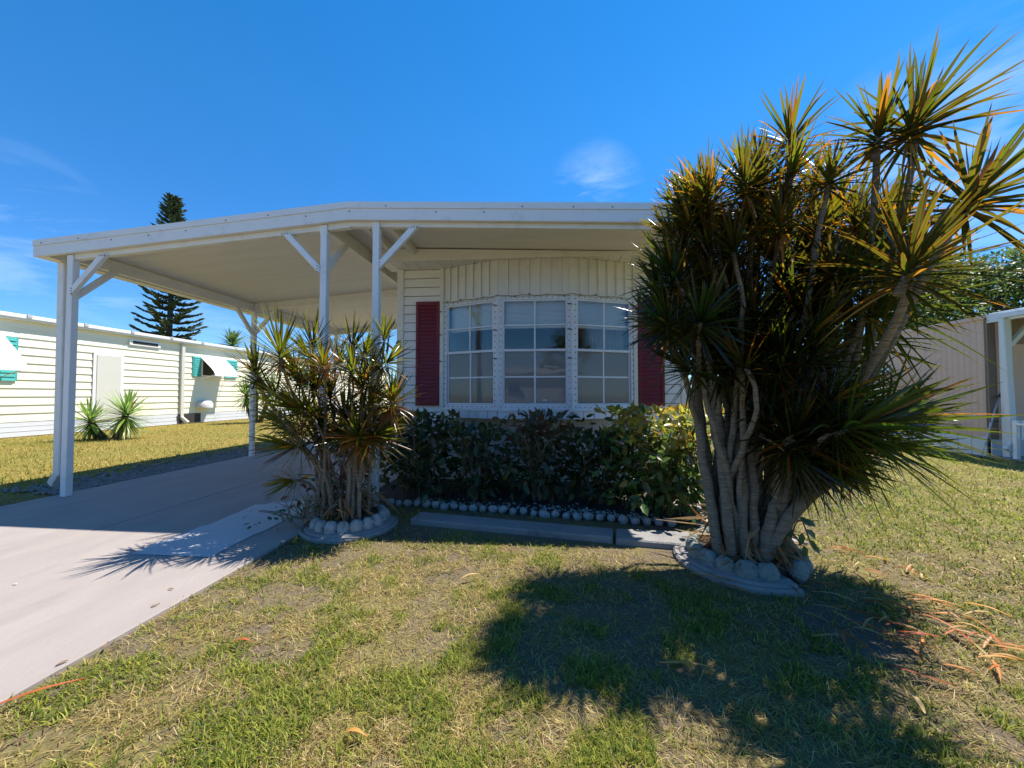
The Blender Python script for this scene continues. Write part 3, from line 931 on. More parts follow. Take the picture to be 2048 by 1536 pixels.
# px, py, depth y, image direction (right, up, towards viewer), leaf length m, number, split
BIG = [
 (1580, 276, 2.5, (-.05, 1, .1), .44, 46, 1), (1756, 262, 2.30, (.05, 1, .1), .44, 50, 1), (1832, 242, 2.25, (.45, 1, -.1), .54, 60, 0),
 (1826, 520, 1.80, (.35, 1, .1), .54, 62, 1), (1950, 385, 1.95, (.6, 1, .0), .50, 60, 0), (1511, 362, 2.5, (-.05, 1, .2), .36, 44, 0),
 (1394, 410, 2.45, (-.25, 1, .1), .40, 50, 0), (1315, 566, 2.35, (-.3, 1, .2), .29, 44, 1), (1628, 372, 2.95, (.25, 1, 0), .44, 50, 0),
 (1709, 440, 2.95, (.3, 1, 0), .46, 50, 0), (1402, 640, 2.2, (-.15, .7, .7), .34, 56, 0), (1503, 470, 2.75, (-.1, 1, .3), .42, 56, 0),
 (1729, 850, 2.15, (.85, .35, .3), .62, 72, 0), (1585, 872, 2.35, (-.05, .7, .6), .42, 56, 0), (1664, 890, 2.35, (.6, .35, .6), .52, 66, 0),
 (1634, 930, 2.45, (.5, -.1, .6), .44, 50, 0), (1567, 735, 2.4, (.0, .7, .7), .44, 60, 0), (1400, 680, 2.55, (-.4, .3, .6), .33, 50, 0),
 (1455, 540, 2.7, (-.2, 1, .3), .42, 56, 0), (1560, 570, 2.65, (.0, 1, .4), .44, 56, 0), (1485, 625, 2.55, (-.1, .8, .6), .40, 56, 0),
 (1600, 640, 2.6, (.2, .8, .5), .44, 56, 0), (1660, 560, 2.8, (.35, .9, .2), .50, 56, 0), (1450, 730, 2.5, (-.3, .4, .6), .34, 50, 0),
 (1345, 630, 2.85, (-.5, .8, .2), .30, 50, 0), (1770, 610, 2.5, (.7, .5, .1), .58, 66, 0), (1740, 680, 2.9, (.8, .5, 0), .50, 50, 0),
 (1650, 480, 3.05, (.3, 1, -.1), .46, 50, 0), (1560, 440, 3.0, (0, 1, 0), .44, 50, 0), (1440, 480, 3.05, (-.3, 1, 0), .40, 50, 0),
 (1520, 690, 2.85, (0, .6, .4), .42, 50, 0), (1340, 520, 3.0, (-.4, 1, .1), .34, 40, 0), (1620, 760, 2.7, (.3, .5, .5), .42, 50, 0),
 (1690, 800, 2.8, (.6, .7, .2), .48, 56, 0), (1780, 830, 2.6, (.8, .6, .1), .56, 50, 0), (1520, 800, 2.75, (-.1, .5, .5), .30, 36, 0),
 (1380, 560, 2.7, (-.4, .6, .5), .36, 44, 0), (1720, 540, 2.3, (.4, .8, .3), .46, 44, 0), (1800, 450, 2.4, (.4, 1, 0), .46, 40, 0),
 (1335, 660, 2.8, (-.5, .4, .4), .30, 46, 0),
]
OUTL = [(1345, 405), (1305, 560), (1300, 680), (1375, 765), (1500, 800), (1570, 940), (1700, 960), (1800, 900), (1810, 800), (1735, 740), (1800, 680), (1870, 600), (1850, 480), (1800, 400), (1700, 360), (1600, 340), (1500, 350), (1420, 380)]
def inside(x, y, poly):
    c = False
    for i in range(len(poly)):
        (x0, y0), (x1, y1) = poly[i - 1], poly[i]
        if (y0 > y) != (y1 > y) and x < (x1 - x0) * (y - y0) / (y1 - y0) + x0: c = not c
    return c
while len(BIG) < 180:
    px, py = random.uniform(1250, 1880), random.uniform(340, 960)
    if not inside(px, py, OUTL): continue
    if px > 1655 and 570 < py < 800: continue
    ox, oy = (px - 1560) / 300, (690 - py) / 300
    BIG.append((px, py, random.uniform(2.25, 3.0), (ox * .8, .55 + oy * .8, random.uniform(-.2, .8)), random.uniform(.28, .40), random.randint(48, 62), 0))
bases = [(1.20, 2.70), (1.26, 2.66), (1.32, 2.70), (1.38, 2.74), (1.24, 2.80), (1.33, 2.84), (1.42, 2.84), (1.18, 2.82), (1.48, 2.78)]
for i, (px, py, Y, dr, L, n, sp_) in enumerate(BIG):
    h = at(px, py, 1, Y); ax = imdir(*dr)
    hue = random.uniform(.7, 1.25)
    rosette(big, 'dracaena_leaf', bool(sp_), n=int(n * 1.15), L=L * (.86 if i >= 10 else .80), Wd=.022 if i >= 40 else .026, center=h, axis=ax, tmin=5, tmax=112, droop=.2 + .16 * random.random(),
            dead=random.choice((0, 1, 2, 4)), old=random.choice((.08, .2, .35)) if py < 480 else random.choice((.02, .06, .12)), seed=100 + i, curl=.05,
            green=tuple(c * hue for c in (.018, .036, .007)), edge=(.055, .020, .007) if py < 540 else (.026, .016, .007), young=.9 if py < 480 else random.choice((.1, .3, .6)))  # edges painted darker on lower heads, for the shade low in the crown
    bx = bases[i % len(bases)]
    if (i >= 40 and i % 4) or i in (1, 2, 3, 4): continue
    if px > 1640 and py < 860:          # canes that fan out to the right
        b0 = Vector((1.40 + random.uniform(-.06, .10), 2.72 + random.uniform(-.1, .12), .08))
        mid = b0 + Vector((.28 + (px - 1640) * .0004, 0, .75))
        cane(big, b0, h, ax, .024, .013, mid)
    elif py < 860:
        cane(big, (bx[0], bx[1], .08), h, ax, .024, .012)
    else:
        b0 = Vector((1.46, 2.66, .08)); cane(big, b0, h, ax, .038, .022, b0 + Vector((.06, -.02, .30)))
for (x0, x1, x2) in (((1.14, 2.66), (1.04, 2.66, .75), (1.0, 2.66, 1.35)), ((1.20, 2.62), (1.14, 2.62, .8), (1.10, 2.62, 1.4)), ((1.28, 2.62), (1.26, 2.62, .8), (1.24, 2.64, 1.5)),
                     ((1.34, 2.64), (1.36, 2.62, .8), (1.30, 2.62, 1.5)), ((1.16, 2.72), (1.10, 2.76, .8), (1.06, 2.78, 1.5)), ((1.36, 2.60), (1.44, 2.58, .5), (1.48, 2.58, .75))):
    cane(big, (x0[0], x0[1], .06), x2, (0, 0, 1), .034, .022, x1)

def cane_px(pts, r0, r1):
    p = [at(x, y, 1, Y) for x, y, Y in pts]
    out = []
    for i in range(len(p) - 1):                       # Catmull-Rom through the points
        a, b, c, d = p[max(i - 1, 0)], p[i], p[i + 1], p[min(i + 2, len(p) - 1)]
        for k in range(5):
            t = k / 5
            out.append(.5 * ((2 * b) + (c - a) * t + (2 * a - 5 * b + 4 * c - d) * t * t + (3 * b - a - 3 * c + d) * t ** 3))
    out.append(p[-1]); n = len(out)
    MB().tube(out, [(r0 + (r1 - r0) * i / (n - 1)) * random.uniform(.93, 1.08) for i in range(n)], 9).build('cane', 'bark_cane', big, smooth=True)
cane_px([(1500, 1125, 2.72), (1600, 960, 2.6), (1700, 800, 2.4), (1780, 665, 2.05), (1812, 590, 1.88), (1826, 520, 1.80)], .028, .0135)
cane_px([(1480, 1120, 2.75), (1580, 960, 2.7), (1690, 780, 2.65), (1722, 640, 2.55), (1745, 450, 2.4), (1756, 268, 2.30)], .030, .014)
cane_px([(1490, 1110, 2.8), (1600, 950, 2.8), (1715, 770, 2.8), (1760, 600, 2.6), (1815, 380, 2.35), (1832, 248, 2.25)], .030, .014)
cane_px([(1510, 1110, 2.8), (1640, 930, 2.7), (1740, 760, 2.45), (1830, 590, 2.2), (1890, 480, 2.05), (1948, 390, 1.95)], .030, .014)
cane_px([(1500, 1110, 2.75), (1590, 960, 2.65), (1660, 830, 2.6), (1695, 700, 2.6), (1690, 600, 2.6)], .030, .02)
cane_px([(1520, 1130, 2.62), (1560, 1060, 2.58), (1610, 1000, 2.5), (1655, 965, 2.45), (1680, 930, 2.42)], .044, .030)
# ------------------------------------------------------------------ the smaller clump beside the driveway
sml = thing('dragon_tree', (R1C[0], R1C[1], 0), 'small dragon tree clump with orange-tipped heads beside the driveway', 'dragon tree')
SML = [
 (560, 702, 2.92, (-.05, 1, .1), .40, 60, 1), (511, 741, 2.9, (-.1, 1, .2), .26, 36, 0), (647, 728, 2.95, (.05, .9, .35), .26, 44, 0),
 (704, 738, 2.95, (.05, 1, .3), .24, 40, 0), (769, 672, 3.15, (.1, 1, .2), .22, 34, 0), (785, 798, 3.05, (.15, .8, .3), .28, 50, 0),
 (593, 815, 2.9, (-.8, .5, .3), .36, 56, 0), (583, 892, 2.95, (-.5, .2, .5), .30, 46, 0), (716, 872, 2.95, (.1, .5, .5), .30, 50, 0),
 (626, 690, 3.5, (.05, 1, 0), .36, 46, 0), (705, 692, 3.5, (.15, 1, 0), .34, 44, 0), (739, 745, 3.2, (.2, 1, 0), .26, 40, 0),
 (660, 790, 3.3, (0, 1, .2), .30, 50, 0), (630, 770, 3.25, (-.1, 1, .2), .32, 50, 0), (690, 830, 3.2, (.1, .8, .4), .30, 50, 0),
 (640, 850, 3.1, (-.2, .7, .5), .30, 46, 0), (583, 962, 3.05, (-.7, -.1, .4), .22, 26, 0), (740, 800, 3.35, (.4, .8, .1), .30, 44, 0),
 (590, 745, 3.15, (-.4, 1, .1), .32, 50, 0), (780, 850, 3.2, (.6, .2, .3), .24, 34, 0), (540, 780, 3.0, (-.7, .6, .2), .28, 40, 0), (725, 770, 3.0, (.2, .9, .3), .24, 40, 0),
]
for _ in range(13):
    px, py = random.uniform(540, 780), random.uniform(700, 880)
    SML.append((px, py, random.uniform(2.95, 3.5), ((px - 665) / 120, .9 - (py - 700) / 260, random.uniform(-.2, .6)), random.uniform(.22, .30), random.randint(34, 46), 0))
for i, (px, py, Y, dr, L, n, sp_) in enumerate(SML):
    h = at(px, py, 1, Y); ax = imdir(*dr)
    rosette(sml, 'dracaena_leaf', bool(sp_), n=int(n * 1.5), L=L * 1.05, Wd=.022, center=h, axis=ax, tmin=5, tmax=115, droop=.2,
            dead=random.choice((0, 1, 3)) if i not in (5, 8) else 12, old=.4 if i in (2, 3, 5, 8) else .10, seed=300 + i, curl=.04,
            green=(.026, .048, .009), edge=(.050, .026, .008), young=.9)
    if i >= 22: continue
    left = px < 655
    b0 = Vector((-1.86, 3.22, .08)) if left else Vector((-1.63, 3.20, .08))
    b0 += Vector((random.uniform(-.09, .09), random.uniform(-.10, .10), 0))
    cane(sml, b0, h, ax, .017, .009)

def litter(parent, c, rad, n, seed):
    g = np.random.default_rng(seed)
    a = g.uniform(0, 6.283, n); r = rad * np.sqrt(g.uniform(.1, 1, n))
    p0 = np.stack([c[0] + r * np.cos(a), c[1] + r * np.sin(a), g.uniform(.12, .34, n)], -1)
    d = np.stack([np.cos(a + g.normal(0, 1.2, n)), np.sin(a + g.normal(0, 1.2, n)), g.normal(-.7, .5, n)], -1)
    d /= np.linalg.norm(d, axis=1, keepdims=True)
    L = g.uniform(.12, .28, n)
    s_ = np.linspace(0, 1, 5)
    P = p0[:, None] + d[:, None] * (L[:, None] * s_)[..., None] + g.normal(0, .05, (n, 1, 3)) * (s_ ** 2)[None, :, None]
    P[..., 2] = np.maximum(P[..., 2], .115)
    sd = np.cross(d, g.normal(0, 1, (n, 3))); sd /= np.linalg.norm(sd, axis=1, keepdims=True)
    w = .011 * np.clip(np.minimum(s_ * 5 + .4, (1 - s_) * 2 + .1), 0, 1)[None, :, None] * sd[:, None]
    V = np.stack([P - w, P + np.array([0, 0, .002]), P + w], 2)
    col = np.array([(.26, .17, .08), (.18, .12, .06), (.32, .22, .11), (.30, .12, .04)])[g.integers(0, 4, n)]
    o = npmesh('dead_leaves', V.reshape(-1, 3), strap_faces(n, 5), 'dry_leaf', parent, np.repeat(col, 15, 0))
    tag(o, kind='stuff')
litter(big, R2C, .26, 130, 901)
litter(sml, R1C, .22, 90, 902)
# ------------------------------------------------------------------ broad-leaved shrubs
def ovate(name, pts, nrm, dirs, size, cols, m, parent, loc=None):
    """pointed oval leaves, folded along the midrib"""
    n = len(pts)
    d = dirs / (np.linalg.norm(dirs, axis=1, keepdims=True) + 1e-9)
    s = np.cross(d, nrm); s /= np.linalg.norm(s, axis=1, keepdims=True) + 1e-9
    u = np.cross(s, d)
    prof = [(0, 0, 0), (.30, .24, .06), (.30, 0, -.02), (.30, -.24, .06), (.68, .21, .03), (.68, 0, -.06), (.68, -.21, .03), (1, 0, -.13)]
    V = np.stack([pts + (d * a + s * b + u * c) * size[:, None] for a, b, c in prof], 1)
    f4 = [(0, 2, 1, 1), (0, 3, 2, 2), (1, 2, 5, 4), (2, 3, 6, 5), (4, 5, 7, 7), (5, 6, 7, 7)]
    tri = np.array([(0, 2, 1), (0, 3, 2), (1, 2, 5), (1, 5, 4), (2, 3, 6), (2, 6, 5), (4, 5, 7), (5, 6, 7)])
    T = (tri[None] + (np.arange(n) * 8)[:, None, None]).reshape(-1, 3)
    C = np.repeat(cols[:, None], 8, 1).reshape(-1, 3)
    return npmesh(name, V.reshape(-1, 3), T, m, parent, C, loc)
def shrub(c, rx, ry, h, n, label, pal, leafsize=.105, stems=9, z0=.12, seed=0, top=None, cat='shrub', group=None, split=0):
    g = np.random.default_rng(seed)
    s = thing('shrub', (c[0], c[1], 0), label, cat, group)
    tips = []
    for k in range(stems):
        a = g.uniform(0, 6.28); r = g.uniform(.2, 1) ** .6
        tip = Vector((c[0] + rx * r * math.cos(a), c[1] + ry * r * math.sin(a), h * g.uniform(.72, 1.0)))
        b = Vector((c[0] + rx * .2 * math.cos(a), c[1] + ry * .2 * math.sin(a), 0))
        pts = bez(b, b + Vector((0, 0, h * .35)), tip - Vector((0, 0, h * .3)), tip, 7)
        for q in pts[1:-1]: q += Vector((g.normal(0, .012), g.normal(0, .012), 0))
        mb = MB().tube(pts, [.012 - .008 * i / 7 for i in range(8)], 5)
        tips.append(tip)
        for j in range(4):
            q = pts[3 + j]; e = q + Vector((g.normal(0, .14), g.normal(0, .12), g.uniform(.05, .25)))
            mb.tube([q, (q + e) / 2 + Vector((0, 0, .02)), e], [.006, .005, .003], 4); tips.append(e)
        mb.build('stem', 'twig', s)
    # clumps of leaves round the twig ends
    tp = np.array([tuple(t) for t in tips])
    k = g.integers(0, len(tp), n)
    P = tp[k] + g.normal(0, 1, (n, 3)) * np.array([rx * .26, ry * .26, h * .20])
    lowm = g.random(n) < .38
    P[lowm, 2] *= g.uniform(.2, .85, lowm.sum())
    P[:, 2] = np.clip(P[:, 2], z0 * g.uniform(.6, 1.4, n), h * 1.08)
    out = P - np.array([c[0], c[1], h * .45]); out /= np.linalg.norm(out, axis=1, keepdims=True) + 1e-6
    D = out * .7 + g.normal(0, .6, (n, 3)); D[:, 2] -= .25
    N = np.array([0, 0, 1.]) + g.normal(0, .55, (n, 3)) + out * .3
    pal = np.array(pal)
    col = pal[g.integers(0, len(pal), n)] * g.uniform(.6, 1.4, (n, 1))
    if top is not None:
        tmask = (P[:, 2] > h * .78) & (g.random(n) < .75)
        tpal = np.array(top); col[tmask] = tpal[g.integers(0, len(tpal), tmask.sum())] * g.uniform(.7, 1.25, (tmask.sum(), 1))
    sz = g.uniform(.6, 1.25, n) * leafsize
    if split:
        od = np.argsort(P[:, 1] - .7 * P[:, 2] - sz)
        P, N, D, sz, col = P[od], N[od], D[od], sz[od], col[od]
        for q in range(split):
            ovate('leaf', P[q:q + 1], N[q:q + 1], D[q:q + 1], sz[q:q + 1], col[q:q + 1], 'shrub_leaf', s)
    fo = ovate('foliage', P[split:], N[split:], D[split:], sz[split:], col[split:], 'shrub_leaf', s)
    tag(fo, kind='stuff')
    return s
DG = [(.035, .065, .02), (.05, .085, .025), (.03, .05, .02), (.07, .07, .025)]
RB = [(.06, .06, .02), (.10, .055, .02), (.045, .06, .02), (.12, .04, .02)]
shrub((-1.42, 4.36), .44, .44, .82, 1300, 'dark green shrub under the left end of the bay window', DG, seed=1, stems=12)
shrub((-.75, 4.34), .36, .38, .70, 720, 'thin dark shrub left of the bare-stemmed one under the bay window', DG, seed=2, stems=10)
shrub((-.08, 4.26), .38, .40, .84, 760, 'bronze-topped bare-stemmed shrub under the middle of the bay window', DG, seed=3, stems=15, top=RB)
shrub((.54, 4.18), .33, .36, .66, 700, 'dark green shrub left of the yellow-topped bush', DG, seed=4, stems=10)
shrub((1.14, 3.94), .42, .42, .90, 2000, 'sunlit green bush with yellow top at the right end of the bed', [(.06, .12, .025), (.09, .15, .03), (.05, .09, .02), (.13, .12, .03)], seed=5, stems=14, top=[(.34, .28, .03), (.22, .24, .04), (.30, .20, .03)], z0=.10, split=280)
shrub((-2.0, 3.62), .16, .14, .48, 160, 'dark red leafed shrub behind the small dragon tree', [(.12, .03, .02), (.09, .025, .02), (.15, .06, .03)], seed=6, stems=5, leafsize=.09)
shrub((-1.78, 3.42), .18, .14, .36, 170, 'small green weed between the canes of the driveway planter', [(.05, .10, .03), (.07, .13, .03)], seed=8, stems=6, leafsize=.05, cat='weed')
shrub((-2.02, 3.12), .17, .12, .20, 120, 'low green weed spilling onto the driveway patch', [(.07, .13, .03), (.05, .10, .03)], seed=9, stems=6, leafsize=.045, z0=.03, cat='weed')
# vine with big drooping leaves at the right ring
vn = thing('vine', (1.72, 2.72, 0), 'leafy vine sprouting from the mossy planter ring', 'vine')
vp = [at(1578, 1090, 1, 2.68), at(1590, 1050, 1, 2.66), at(1602, 1035, 1, 2.64), at(1612, 1060, 1, 2.62), at(1622, 1090, 1, 2.62)]
MB().tube([(1.60, 2.72, .1)] + vp, .005, 5).build('stem', 'twig', vn)
for i, (x, y, sx, sy) in enumerate(((1597, 1034, .4, -.3), (1606, 1040, 1, -.4), (1612, 1058, .8, -.8), (1604, 1065, -.3, -1), (1618, 1078, .5, -1), (1620, 1088, 1, -.9), (1608, 1090, -.1, -1), (1574, 1066, -.9, -.3), (1570, 1080, -.8, -.6), (1585, 1060, -.6, -.2))):
    p = np.array([tuple(at(x, y, 1, 2.62))])
    ovate('leaf', p, np.array([[.1, -.8, .5]]), np.array([tuple(imdir(sx, sy, .2))]), np.array([.085]), np.array([[.05, .10, .025]]), 'shrub_leaf', vn)

# ------------------------------------------------------------------ left neighbour
NX = -14.3
nb = thing('mobile_home', (NX, 14, 0), 'cream neighbouring mobile home with teal shutters and white awnings on the left', 'mobile home')
NY0, NY1 = -1.0, 34.0
ZW0, ZW1 = .42, 3.18
def nbp(px, py): return at(px, py, 0, NX)
nbn = 12
st = (ZW1 - ZW0) / nbn
q = MB().hexa([(0, 0, 0), (.028, 0, 0), (.028, NY1 - NY0, 0), (0, NY1 - NY0, 0), (0, 0, st), (.004, 0, st), (.004, NY1 - NY0, st), (0, NY1 - NY0, st)])
bme = bpy.data.meshes.new('siding_board'); bme.from_pydata([tuple(v) for v in q.v], [], q.f); bme.materials.append(MATS['nb_siding'])
for i in range(nbn):
    meshobj('siding_board', bme, nb, (NX, NY0, ZW0 + i * st))
box('wall_core', (NX - 4, NY0, .05), (NX - .004, NY1, ZW1), 'nb_siding', nb)
for i in range(3):
    box('skirting_board', (NX - .0035, NY0, .02 + i * .135), (NX + .02 + .012 * (2 - i), NY1, .02 + i * .135 + .118), 'nb_skirt', nb)
box('eave_trim', (NX - .003, NY0 - .1, ZW1 + .002), (NX + .16, NY1, ZW1 + .05), 'cream_trim', nb)
box('roof_edge', (NX - 4.1, NY0 - .1, ZW1 + .052), (NX + .19, NY1, ZW1 + .16), 'nb_roof', nb, .01)
MB().hexa([(NX - 4.1, NY0, ZW1 + .162), (NX + .1, NY0, ZW1 + .162), (NX + .1, NY1, ZW1 + .162), (NX - 4.1, NY1, ZW1 + .162), (NX - 2.2, NY0, ZW1 + .40), (NX - 1.8, NY0, ZW1 + .40), (NX - 1.8, NY1, ZW1 + .40), (NX - 2.2, NY1, ZW1 + .40)]).build('roof', 'nb_roof', nb)
for px, py in ((47, 631), (162, 648), (256, 661), (335, 672), (398, 681)):
    p = nbp(px, py)
    box('roof_strap', (NX + .191, p.y - .05, ZW1 + .09), (NX + .21, p.y + .05, ZW1 + .18), 'pole_grey', nb)
# door
a, b = nbp(190, 709), nbp(240, 711)
box('door_frame', (NX + .029, a.y - .07, ZW0 - .1), (NX + .05, b.y + .09, a.z + .07), 'white_trim', nb)
dr = box('door', (NX + .0505, a.y + .02, ZW0 - .08), (NX + .066, b.y, a.z), 'nb_door', nb, .004)
# transom window
a, b = nbp(256, 678), nbp(318, 697)
w = box('window', (NX + .029, a.y, b.z), (NX + .07, b.y, a.z), 'white_trim', nb, .006)
box('pane', (NX + .0705, a.y + .10, b.z + .05), (NX + .074, b.y - .10, a.z - .045), 'dark_gap', w)
# downspout
a = nbp(363, 690)
MB().bar((NX + .07, a.y, ZW1 - .02), (NX + .07, a.y, .25), .12, .08, (1, 0, 0)).bar((NX + .07, a.y, .27), (NX + .3, a.y + .05, .06), .11, .08, (0, 1, 0)).build('downspout', 'nb_door', nb)
def teal_shutter(y0, y1, z0, z1):
    s = MB().box((NX + .029, y0, z0), (NX + .05, y1, z1)).build('shutter', 'teal', nb)
    n = 11; h = (z1 - z0) / n
    for i in range(n):
        MB().hexa([(NX + .0505, y0 + .05, z0 + i * h), (NX + .072, y0 + .05, z0 + i * h), (NX + .072, y1 - .05, z0 + i * h), (NX + .0505, y1 - .05, z0 + i * h),
                   (NX + .0505, y0 + .05, z0 + i * h + h * .9), (NX + .054, y0 + .05, z0 + i * h + h * .9), (NX + .054, y1 - .05, z0 + i * h + h * .9), (NX + .0505, y1 - .05, z0 + i * h + h * .9)]).build('slat', 'teal', s)
def awning(y0, y1, zt, zb, out):
    """hood with ribbed top, hanging valance and curved open sides"""
    m = MB()
    n = 8; pts = []
    for i in range(n + 1):
        t = i / n
        pts.append((NX + .03 + out * (t - .05 * t ** 8), zt - (zt - zb) * (.93 * t + .07 * t ** 8)))
    for (x0, z0), (x1, z1) in zip(pts[:-1], pts[1:]):
        m.hexa([(x0, y0, z0 - .015), (x0, y1, z0 - .015), (x1, y1, z1 - .015), (x1, y0, z1 - .015), (x0, y0, z0), (x0, y1, z0), (x1, y1, z1), (x1, y0, z1)])
    x, z = pts[-1]
    m.box((x - .012, y0, z - .10), (x + .004, y1, z - .016))
    a_ = m.build('awning', 'awning_white', nb)
    for yy in (y0 + .03, y1 - .03):
        MB().bar((NX + .03, yy, zb - .25), (x - .03, yy, z - .05), .02, .02).build('arm', 'white_trim', a_)
    return a_
a, b = nbp(384, 712), nbp(400, 753)
teal_shutter(a.y, b.y, b.z, a.z)
c = nbp(436, 750)
w = box('window', (NX + .029, b.y + .02, b.z), (NX + .045, c.y + .25, a.z), 'white_trim', nb)
box('pane', (NX + .0455, b.y + .08, b.z + .06), (NX + .05, c.y + .18, a.z - .05), 'dark_gap', w)
d = nbp(455, 757)
teal_shutter(c.y + .28, c.y + 1.0, b.z, a.z)
awning(b.y - .05, c.y + .3, a.z + .02, b.z + .12, .72)
a, b = nbp(4, 672), nbp(31, 762)
teal_shutter(a.y - .1, b.y, b.z, a.z)
w = box('window', (NX + .029, a.y - 2.2, b.z), (NX + .045, a.y - .12, a.z), 'white_trim', nb)
box('pane', (NX + .0455, a.y - 2.1, b.z + .06), (NX + .05, a.y - .2, a.z - .05), 'dark_gap', w)
awning(a.y - 2.4, a.y + .02, a.z + .02, b.z + .35, .78)
a = nbp(597, 735)
teal_shutter(a.y, a.y + .9, 1.6, 2.75)
# dryer hood and open skirting hatch
a = nbp(403, 822)
hd = MB().lathe([(.30, 0), (.30, .16), (.22, .28), (0, .32)], (NX + .12, a.y, .62), 14).build('vent_hood', 'skirting', nb, smooth=True)
box('hatch', (NX + .056, a.y - 1.1, .04), (NX + .066, a.y - .1, .40), 'dark_gap', nb)

# ------------------------------------------------------------------ yuccas on the left lawn
def yucca(loc, heads, label, name='yucca'):
    y = thing(name, (loc[0], loc[1], 0), label, 'yucca', 'yuccas on the neighbouring lawn')
    for i, (dx, dy, z, L, n) in enumerate(heads):
        c = (loc[0] + dx, loc[1] + dy, z)
        MB().tube([(loc[0] + dx * .3, loc[1] + dy * .3, 0), (loc[0] + dx * .8, loc[1] + dy * .8, z * .6), c], [.09, .075, .06], 8).build('trunk', 'tree_bark', y, smooth=True)
        rosette(y, 'yucca_leaf', n=n, L=L, Wd=.07, center=c, axis=(dx * .3, dy * .3, 1), tmin=4, tmax=158, droop=.22, dead=4, old=.03, seed=500 + i + int(loc[1] * 7),
                green=(.15, .24, .05), edge=(.20, .28, .07), curl=.02)
    return y
def gp(px, py): return at(px, py, 2, 0)
g1 = gp(222, 879)
yucca((g1.x, g1.y), [(-.42, -.15, .52, .64, 130), (.30, .1, .70, .72, 140)], 'two-headed yucca in front of the cream home\'s door')
g2 = gp(502, 846)
yucca((g2.x + .2, g2.y), [(0, 0, 1.75, .85, 90), (.3, .4, 1.35, .85, 90), (-.2, -.3, 1.2, .85, 80)], 'taller green yucca beyond the rear carport post')

# ------------------------------------------------------------------ trees
def norfolk(px, D, top_py, base_r):
    d = _f * 1 + _r * ((px - 1024) / F_PX)
    base = Vector((d.x, d.y, 0)) * D
    H = CAM_H + (790 - top_py) / F_PX * D
    t = thing('norfolk_pine', base, 'tall tiered Norfolk pine behind the cream mobile home', 'pine tree')
    lean = Vector((.55, 0, 0))
    def tr(z): return base + lean * (math.sin(z / H * 2.2) * .7) + Vector((0, 0, z))
    MB().tube([tr(H * i / 12) for i in range(13)], [.34 - .31 * i / 12 for i in range(13)], 9).build('trunk', 'tree_bark', t, smooth=True)
    z = 4.5; k = 0
    while z < H - .3:
        f = (H - z) / (H - 4.5)
        rad = base_r * min(1, (.16 + 1.5 * f) if f < .3 else .61 + .39 * (f - .3) / .7) * random.uniform(.82, 1.08)
        mb = MB(); cols = []
        nb_ = random.choice((5, 6, 6))
        a0 = random.uniform(0, 6)
        for j in range(nb_):
            a = a0 + 6.283 * j / nb_ + random.uniform(-.2, .2)
            Lb = rad * random.uniform(.75, 1.1)
            o = Vector((math.cos(a), math.sin(a), 0))
            up = .10 + .75 * max(0, .25 - f) * 2
            pts = [tr(z) + o * (Lb * s) + Vector((0, 0, Lb * (up * s - .10 * math.sin(s * 3.1) + .12 * s * s))) for s in (0, .25, .5, .75, 1)]
            mb.tube(pts, [.05, .04, .035, .03, .05], 4)
            nf = int(9 + 10 * f)
            for q in range(nf):
                s = .22 + .78 * q / nf
                i0 = min(3, int(s * 4)); w_ = s * 4 - i0
                c = pts[i0].lerp(pts[i0 + 1], w_)
                sd = Vector((-o.y, o.x, 0)) * (1 if q % 2 else -1)
                ll = (.55 - .25 * s) * (.6 + .5 * f) * random.uniform(.7, 1.25) + .12
                e = c + (o * .75 + sd * random.uniform(.4, 1) + Vector((0, 0, random.uniform(.15, .5)))).normalized() * ll
                mb.tube([c, c.lerp(e, .55) + Vector((0, 0, -.03)), e], [.05, .085, .02], 4)
            mb.tube([pts[-1], pts[-1] + o * .25 + Vector((0, 0, .12))], [.07, .02], 4)
        br = mb.build('branch_tier', 'pine_needle', t, smooth=False)
        a_ = br.data.attributes.new('leafcol', 'FLOAT_COLOR', 'POINT')
        n = len(br.data.vertices)
        c = np.ones((n, 4), np.float32); c[:, :3] = np.array([.040, .062, .026]) * rng.uniform(.5, 1.7, (n, 1))
        a_.data.foreach_set('color', c.ravel())
        z += .30 + .36 * f
        k += 1
norfolk(330, 34, 384, 2.6)

